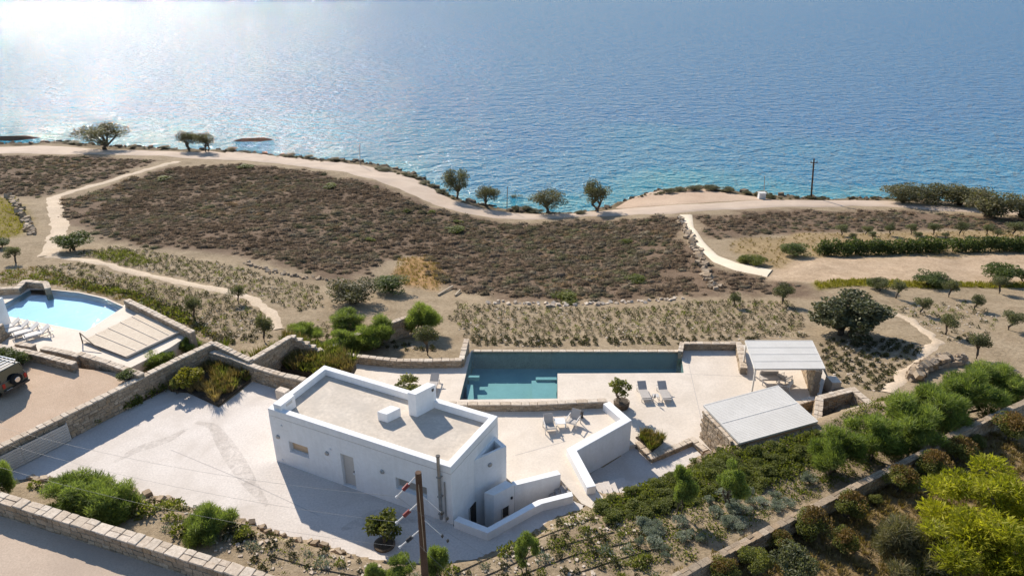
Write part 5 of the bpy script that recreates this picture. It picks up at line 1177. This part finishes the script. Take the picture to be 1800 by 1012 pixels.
plant('bush', 'bed_shrub', 'shrub', 'green shrub on the gravel side of the long wall', P(226,668,Z_GRAV), 1.5, .9)
plant('bush', 'bed_shrub', 'shrub', 'dark shrub behind the car at the left edge', P(14,646,Z_GRAV), 2.6, 1.5)
plant('bush', 'bed_shrub', 'shrub', 'dark shrub beside the low wall at the gravel entrance', P(40,640,Z_GRAV), 1.6, 1.0)
# --- pine and the shrubs below the diagonal wall
plant('pine', 'pine_tree', 'tree', 'large bright yellow-green pine at the lower right corner', (20.6, 22.4, .7), 9.8, 6.4)
for q, lab in (((1600,1030,905,150),'grey-green feathery bush left of the bright pine'),): pplant('reed', 'feathery_shrub', 'shrub', lab, *q, mat='leaf_tamarisk')
HB = ((1422,952,890,64,1),(1489,918,862,58,1),(1577,872,815,60,1),(1634,846,790,60,1),(1681,818,765,56,1),(1712,792,760,30,0),(1768,782,720,66,1),(1324,1016,958,60,0),(1270,1030,975,58,1),(1387,1034,950,88,0),(1477,974,925,52,1),(1367,974,930,44,1),(1537,894,866,26,0),(1750,1010,955,70,0))
HN = ('fourth from the bottom along the wall','fifth from the bottom along the wall','beside the middle of the diagonal wall','just below the step in the diagonal wall','just above the step in the diagonal wall','small and plain, above the step in the wall','nearest the right picture edge','plain green, second from the bottom','lowest, at the bottom picture edge','widest, plain grey-green at the bottom','low and dry, on the grass away from the wall','small and dry, close to the wall','smallest, plain green','plain dark green, under the pine')
for (bx, by, ty, w, br), nm in zip(HB, HN):
    g = G(bx, by-6); zt = onplane(bx, ty, (g.x, g.y), (g.x+1, g.y))[1]
    r = plant('bush', 'garden_shrub', 'shrub', 'rounded garden shrub '+nm, g, w*mpp(g)*1.15, max(.5, zt-g.z), 'shrubs below the diagonal wall', mat='leaf_olive' if 'grey-green' in nm else 'leaf_citrus')
    if br: o = bpy.data.objects.new('dry_top', BROWN_TOP); COL.objects.link(o); o.parent = r
# --- silver cushions and green cushions on the slope
SLOPE = GXY([(1000,905),(1060,890),(1100,870),(1180,842),(1235,806),(1300,792),(1450,748),(1560,700),(1630,690),(1640,770),(1520,830),(1400,890),(1260,960),(1180,1005),(1040,1000),(960,960)])
SIL = GXY([(1130,905),(1200,890),(1300,860),(1420,835),(1460,850),(1300,935),(1180,990),(1120,960)])
GRN = GXY([(1050,890),(1100,872),(1180,845),(1240,812),(1310,794),(1440,760),(1470,800),(1360,850),(1230,885),(1130,905),(1060,915)])
random.seed(9)
for x, y in inpoly_pts(SIL, 36): plant('silver', 'silver_cushion', 'plant', 'silver-grey cushion plant on the slope beside the diagonal wall', (x, y, hz(x, y)), random.uniform(.6, 1.3), random.uniform(.4, .8), 'silver cushion plants on the slope')
for x, y in inpoly_pts(GRN, 120): plant('cushion', 'green_cushion', 'plant', 'green cushion plant on the slope below the near pergola', (x, y, hz(x, y)), random.uniform(.6, 1.3), random.uniform(.3, .7), 'green cushion plants on the slope')
# --- planted rows and foreground garden
def rows(poly, dy, dx, ang=0.0, jit=.12, keep=.9):
    xs = np.array([p[0] for p in poly]); ys = np.array([p[1] for p in poly]); cx, cy = xs.mean(), ys.mean(); L = max(np.ptp(xs), np.ptp(ys))*.75
    U, V = np.meshgrid(np.arange(-L, L, dx), np.arange(-L, L, dy)); U = U.ravel()+R_.normal(size=U.size)*jit; V = V.ravel()+R_.normal(size=V.size)*jit*.6+np.sin(U*.15)*.35
    X = cx+U*math.cos(ang)-V*math.sin(ang); Y = cy+U*math.sin(ang)+V*math.cos(ang)
    m_ = inside(poly, X, Y) & (R_.random(X.size) < keep); X, Y = X[m_], Y[m_]; return X, Y, h(X, Y)
def scatter(name, label, X, Y, Z, smin, smax, hgt, mat, nb=16, fan=.4, wid=.03, grassy=False):
    """one mass of small plants"""
    n = len(X); V, Fq, C = [], [], []
    bl = [dome(nb, hgt*.62, fan, wid*4.2) if not grassy else blades('s', nb, hgt, fan, wid*.6, 0) for k in range(6)]; k = R_.integers(0, 6, n); s = R_.uniform(smin, smax, n); o = 0
    for i in range(n):
        v = bl[k[i]][0]*s[i]; a = R_.random()*6.28; ca, sa = math.cos(a), math.sin(a)
        V.append(np.stack([v[:, 0]*ca-v[:, 1]*sa+X[i], v[:, 0]*sa+v[:, 1]*ca+Y[i], v[:, 2]+Z[i]], -1)); Fq.append(bl[k[i]][1]+o); o += len(v); C.append(np.clip(bl[k[i]][2]*.5+R_.random()*.5, 0, 1))
    return link(name, npmesh(name, np.concatenate(V), np.concatenate(Fq), mat, np.concatenate(C)), label=label, kind='stuff')
F1 = GXY([(800,532),(900,540),(1100,540),(1260,528),(1390,528),(1410,560),(1425,592),(1310,597),(1190,607),(830,610),(790,560)])
F2 = GXY([(130,448),(200,434),(300,448),(400,466),(480,488),(560,504),(575,540),(520,548),(470,530),(350,496),(250,474)])
F2b = GXY([(60,470),(140,464),(240,488),(340,508),(430,528),(470,560),(480,598),(400,610),(340,585),(300,545),(230,528),(150,510),(80,495)])
F3 = GXY([(1440,605),(1480,592),(1600,600),(1625,615),(1580,655),(1550,690),(1500,680),(1455,655)])
F4 = GXY([(1560,540),(1700,530),(1760,560),(1740,600),(1680,610),(1640,590),(1600,560)])
F5 = GXY([(560,560),(700,600),(790,615),(600,618),(540,600)])
FG = GXY([(300,900),(400,915),(470,942),(560,968),(640,988),(700,1000),(780,1005),(850,985),(940,935),(1010,905),(1060,915),(1130,930),(1180,1000),(1150,1040),(900,1080),(560,1080),(430,990),(330,950)])
pts = [rows(F1, .66, .6, 0, .13, .92), rows(F2, .66, .6, -.42, .16, .92), rows(F2b, .66, .6, -.42, .2, .92), rows(F3, .72, .62, .7, .14, .9), rows(F4, 1.0, .9, .3, .3, .7), rows(F5, .8, .7, .2, .2)]
X = np.concatenate([p[0] for p in pts]); Y = np.concatenate([p[1] for p in pts]); Z = np.concatenate([p[2] for p in pts])
order = np.argsort(Y); near = order[:290]; rest = order[290:]
for i in near: tuft(TUFT, X[i], Y[i], Z[i], random.uniform(.6, 1.15), 'small dark seedling in the planted rows nearest the house', 'plant', 'seedlings in rows', 'seedling')
h1 = R_.random(len(rest)) < .75
scatter('seedling_rows', 'small seedlings planted in rows across the sandy field', X[rest[h1]], Y[rest[h1]], Z[rest[h1]], .7, 1.35, .42, 'leaf_tuft', 46, .23, .026)
scatter('seedling_rows', 'greener seedlings among the planted rows', X[rest[~h1]], Y[rest[~h1]], Z[rest[~h1]], .7, 1.35, .44, 'leaf_ground', 46, .24, .026)
X, Y, Z = rows(FG, .85, .8, .15, .16, .92)
for i in range(min(len(X), 280)):
    r = random.random(); tuft(TUFT if r < .6 else TUFTS if r < .8 else TUFTG, X[i], Y[i], Z[i], random.uniform(.5, 1.15), 'small round plant on the drip-watered slope in the foreground', 'plant', 'small plants on the foreground slope')
FGL = GXY([(20,848),(90,852),(170,864),(260,880),(330,896),(420,925),(470,960),(430,985),(330,950),(250,925),(100,880),(20,858)])
X, Y, Z = rows(FGL, .7, .7, -.35, .2, .85)
for i in range(len(X)):
    r = random.random(); tuft(TUFTG if r < .4 else TUFTS if r < .7 else TUFT, X[i], Y[i], Z[i], random.uniform(.7, 1.6), 'small garden plant between the near stone wall and the forecourt', 'plant', 'small plants behind the near wall')
# weeds, litter and pebbles between the rows
def strew(poly, n): p = inpoly_pts(poly, n); X = np.array([a[0] for a in p]); Y = np.array([a[1] for a in p]); return X, Y
wx = [strew(q, n) for q, n in ((F1, 500), (F2, 400), (F2b, 500), (F3, 200), (F4, 200), (F5, 150), (FG, 800))]
X = np.concatenate([a[0] for a in wx]); Y = np.concatenate([a[1] for a in wx]); 
k_ = fnoise(X*.4, Y*.4, 3)+R_.random(len(X))*.2; m_ = k_ > .5
WEEDS = (X[m_], Y[m_]); PEBB = (X[~m_], Y[~m_])
# green ground cover masses
def cover(name, label, poly, n, mat, s0, s1, nb=18):
    p = inpoly_pts(poly, n); X = np.array([a[0] for a in p]); Y = np.array([a[1] for a in p]); return scatter(name, label, X, Y, h(X, Y), s0, s1, .4, mat, nb, .5, .05, name == 'dry_grass')
cover('ground_cover', 'green ground cover over the slope below the near pergola', GRN, 1100, 'leaf_ground', .5, 1.0)
cover('ground_cover', 'mixed low greenery along the diagonal wall', SLOPE, 1300, 'leaf_ground', .35, .8)
cover('ground_cover', 'green planting beside the light blue pool', GXY([(90,500),(230,512),(320,548),(350,580),(300,560),(222,520),(140,508)]), 170, 'leaf_ground', .4, 1.3)
cover('ground_cover', 'brown-green planting beside the light blue pool', GXY([(90,490),(230,508),(330,545),(370,590),(300,560),(222,520),(140,508)]), 200, 'leaf_tuft', .5, 1.2)
cover('ground_cover', 'green planting along the left field edge', GXY([(0,478),(60,470),(140,492),(250,520),(300,545),(420,610),(350,590),(240,535),(90,500),(0,500)]), 170, 'leaf_ground', .4, 1.3)
cover('dry_grass', 'dry grass among the plants of the left field edge', GXY([(0,478),(60,470),(140,492),(250,520),(300,545),(420,610),(350,590),(240,535),(90,500),(0,500)]), 260, 'leaf_dry', .4, .9, 12)
cover('ground_cover', 'green plants at the top of the left planted field', GXY([(160,440),(230,440),(280,462),(230,470),(170,455)]), 150, 'leaf_ground', .5, 1.1)
cover('dry_grass', 'dry grass under the shrubs below the diagonal wall', Z_RIGHT[:2]+XY([(1640,790),(1760,735),(1850,800),(1700,1020),(1250,1050)], 1.0), 1500, 'leaf_dry', .3, .8)
cover('dry_grass', 'yellow grass field at the far left edge', Z_GRASS, 900, 'leaf_yellow', .5, 1.0, 10)
cover('dry_grass', 'yellow flowering grass strip below the bare field', Z_YEL, 900, 'leaf_yellow', .6, 1.0, 10)
cover('dry_grass', 'dry straw-coloured grass patch in the scrub', Z_DRYP, 420, 'leaf_dry', .35, .75, 12)
cover('dry_grass', 'patchy grass around the olive bushes', Z_MIX, 900, 'leaf_dry', .4, .9, 10)
hw = len(WEEDS[0])//2; wz = h(*WEEDS)
scatter('weeds', 'small dry weeds between the planted rows', WEEDS[0][::2], WEEDS[1][::2], wz[::2], .3, .8, .35, 'leaf_dry', 12, .3, .03)
scatter('weeds', 'small green weeds between the planted rows', WEEDS[0][1::2], WEEDS[1][1::2], wz[1::2], .4, 1.0, .35, 'leaf_ground', 14, .3, .03)
b = MB()
for x, y, z in zip(PEBB[0], PEBB[1], h(*PEBB)):
    q = random.uniform(.06, .2); add_stone(b, (x, y, z+.01), (q, q*random.uniform(.6, 1), q*.6), Matrix.Rotation(random.uniform(0, 6), 3, 'Z'))
b.obj('pebbles', 'cap_joined', label='loose pebbles strewn over the planted ground', kind='stuff')
# drip hoses in the foreground
for k, q in enumerate((((470,975),(560,1000),(660,1018)), ((800,1008),(900,965),(1000,925),(1040,912)), ((840,1018),(960,965),(1080,935)), ((900,1016),(1010,975),(1120,950)), ((1000,1012),(1080,985),(1150,965)))):
    c = resample([tuple(G(*p)[:2]) for p in q], 40); b = MB(); b.tube([(x, y, hz(x, y)+.03) for x, y in c], .022, 5)
    b.obj('irrigation_hose', 'hose', label='dark drip hose '+('left of the round tree at the bottom', 'nearest the sunken court', 'second from the sunken court', 'third from the sunken court', 'lowest, near the diagonal wall')[k], cat='hose', group='drip hoses on the slope')

# --- brown scrub as one mass
import bmesh
bm_ = bmesh.new(); bmesh.ops.create_icosphere(bm_, subdivisions=1, radius=1); ICO_V = np.array([v.co[:] for v in bm_.verts]); ICO_F = np.array([[v.index for v in f.verts] for f in bm_.faces]); bm_.free()
def scrub_shape(k):
    r = np.random.default_rng(300+k); v = ICO_V.copy(); ph = r.random((6, 3))*6.28; fr = r.normal(size=(6, 3))*3.2
    dsp = 1+.13*sum(np.sin(v@fr[i]+ph[i, 0]) for i in range(6))/2+r.normal(size=len(v))*.07
    v = v*dsp[:, None]; v[:, 2] = np.where(v[:, 2] < 0, v[:, 2]*.25, v[:, 2]*.85); keep = (v[ICO_F].mean(1)[:, 2] > -.12); f = ICO_F[keep]
    u, inv = np.unique(f, return_inverse=True); f = inv.reshape(f.shape); v = v[u]
    return v, f
def scrub_fuzz(k):
    n = 62; d = R_.normal(size=(n, 3)); d[:, 2] = np.abs(d[:, 2]); d /= np.linalg.norm(d, axis=1)[:, None]
    v, f, c = quads(d*np.array([1, 1, .85])*R_.uniform(.7, 1.15, n)[:, None], R_.uniform(.18, .42, n), 2.0, d*.7+np.array([0, 0, .3]), .8); return v, np.concatenate([f[:, [0, 1, 2]], f[:, [0, 2, 3]]])
def with_fuzz(k):
    (v, f), (v2, f2) = scrub_shape(k), scrub_fuzz(k); return np.concatenate([v*np.array([.8, .8, .6]), v2]), np.concatenate([f, f2+len(v)])
SCS = [with_fuzz(k) for k in range(10)]
PAL = np.array(((.15,.115,.09),(.175,.14,.115),(.135,.118,.085),(.17,.15,.125),(.135,.135,.085),(.205,.15,.10),(.155,.13,.11)))*np.array((1.2, 1.12, .94))
def scrub(name, label, poly, dens, smin, smax):
    xs = [p[0] for p in poly]; ys = [p[1] for p in poly]; st = dens
    U, W = np.meshgrid(np.arange(min(xs), max(xs), st), np.arange(min(ys), max(ys), st)); U = U.ravel()+R_.uniform(-.5, .5, U.size)*st; W = W.ravel()+R_.uniform(-.5, .5, W.size)*st
    nz = fnoise(U*.22+5, W*.22, 4); jx = (fnoise(U*.35+3, W*.35, 3)-.45)*9; jy = (fnoise(U*.35+70, W*.35, 3)-.45)*5; ed = seg_dist(poly, U, W)
    m_ = (inside(poly, U+jx, W+jy) | (ed > 4)) & inside(poly, U, W+0) & ((ed > 1.6) | (R_.random(U.size) < .55)) & (nz+R_.random(U.size)*.25 > .40) & (np.abs(U) < W*.8+6); U, W, nz = U[m_], W[m_], nz[m_]
    Zs = h(U, W); big = fnoise(U*.09, W*.09+50, 3); n = len(U); V, Fq, C = [], [], []; o = 0
    for i in range(n):
        v, f = SCS[R_.integers(0, 10)]; s = smin+(smax-smin)*R_.random()**1.8; s *= 1.35 if R_.random() < .1 else 1; a = R_.random()*6.28; ca, sa = math.cos(a), math.sin(a); sx = s*R_.uniform(.8, 1.25)
        V.append(np.stack([(v[:, 0]*ca-v[:, 1]*sa)*sx+U[i], (v[:, 0]*sa+v[:, 1]*ca)*s+W[i], v[:, 2]*s*R_.uniform(.45, .8)+Zs[i]], -1)); Fq.append(f+o); o += len(v)
        q = int(np.clip((big[i]-.25)/.5*6+R_.normal()*1.4, 0, 6)); C.append(np.repeat((PAL[q]*R_.uniform(.75, 1.3))[None], len(v), 0))
    print(name, n, 'bushes', sum(len(f) for f in Fq))
    return link(name, npmesh(name, np.concatenate(V), np.concatenate(Fq), 'scrub_leaf', np.concatenate(C), False), label=label, kind='stuff')
scrub('scrub_heath', 'brown-mauve cushion scrub covering the slope down to the road', SCRUB[0], .78, .28, .85)
scrub('scrub_heath', 'brown scrub in the far left corner below the road', SCRUB[1], 1.0, .35, .75)
scrub('scrub_heath', 'brown scrub between the coast road and the olive bushes', SCRUB[2], .95, .35, .75)
scrub('scrub_heath', 'dark scrub beside the lower end of the concrete ramp', SCRUB[3], .9, .35, .8)
# low bushes along the seaward edge of the road
cl = []
for x0, y0, x1, y1, n, where in ((230,258,320,262,16,'between the wide tree and the touching pair'),(400,264,480,272,8,'right of the two touching shore trees'),(490,273,640,287,22,'left of the thin grey pole'),(660,296,745,316,16,'between the thin pole and the road bend'),(745,322,800,350,14,'left of the dense tree at the bend'),(1120,346,1240,331,14,'on the seaward rim of the dirt lay-by'),(1240,332,1340,346,16,'between the lay-by and the white cabinet'),(1350,349,1560,350,34,'between the white cabinet and the grove'),(860,368,1030,376,14,'under the small shore trees'),(110,250,160,256,8,'left of the wide shore tree')):
    for k in range(n):
        f = (k+random.random())/n; g = G(x0+(x1-x0)*f, y0+(y1-y0)*f+random.uniform(-1, 2)); cl.append((g, where))
for i, (g, where) in enumerate(cl):
    if random.random() < .35: continue
    w = random.choice((.7, .9, 1.2, 1.6, 2.2, 3.0))*random.uniform(.8, 1.2); o = plant('bush', 'roadside_bush', 'bush', 'low dark bush at the road edge '+where, g, w, random.uniform(.35, .6)*w**.6, 'low bushes '+where, mat='leaf_tamarisk')
# broken rock along the waterline
b = MB()
for x in np.arange(EDGE[2][0]-20, EDGE[-2][0]+10, .9):
    for q in range(2):
        xx = x+random.gauss(0, .6); y = float(yedge(np.array([xx]))[0])+random.uniform(-1.2, 3.2); sz = random.choice((.3, .4, .6, 1.0))*random.uniform(.7, 1.3)
        add_stone(b, (xx, y, max(hz(xx, y), Z_SEA-.1)+.05), (sz, sz*random.uniform(.6, 1), sz*random.uniform(.4, .8)), Euler((random.uniform(-.4, .4), random.uniform(-.4, .4), random.uniform(0, 6))).to_matrix())
b.obj('shore_rocks', 'shore_rock', label='broken dark rock along the waterline', kind='stuff')
# sea rocks
for k, (q, w, hh) in enumerate((((18,243), 15, .6), ((448,246), 11, .8), ((860,362), 3, .6), ((545,285), 4, .5), ((1290,340), 5, .6))):
    c = P(*q, Z_SEA); v, f = scrub_shape(50+k); b = MB(); b.add([(c.x+p[0]*w*.5, c.y+p[1]*w*.22, c.z-.2+p[2]*hh) for p in v], [tuple(t) for t in f])
    b.obj('sea_rock', 'rock', smooth=False, label=('long dark rock reef in the bright water at the left edge', 'dark rock islet off the two touching shore trees', 'small rock at the waterline below the shore trees', 'small rock at the waterline left of the road bend', 'low rock at the waterline below the dirt lay-by')[k], cat='rock')
for o in bpy.data.objects:
    if o.parent is None and 'category' in o and 'kind' not in o: o['kind'] = 'thing'
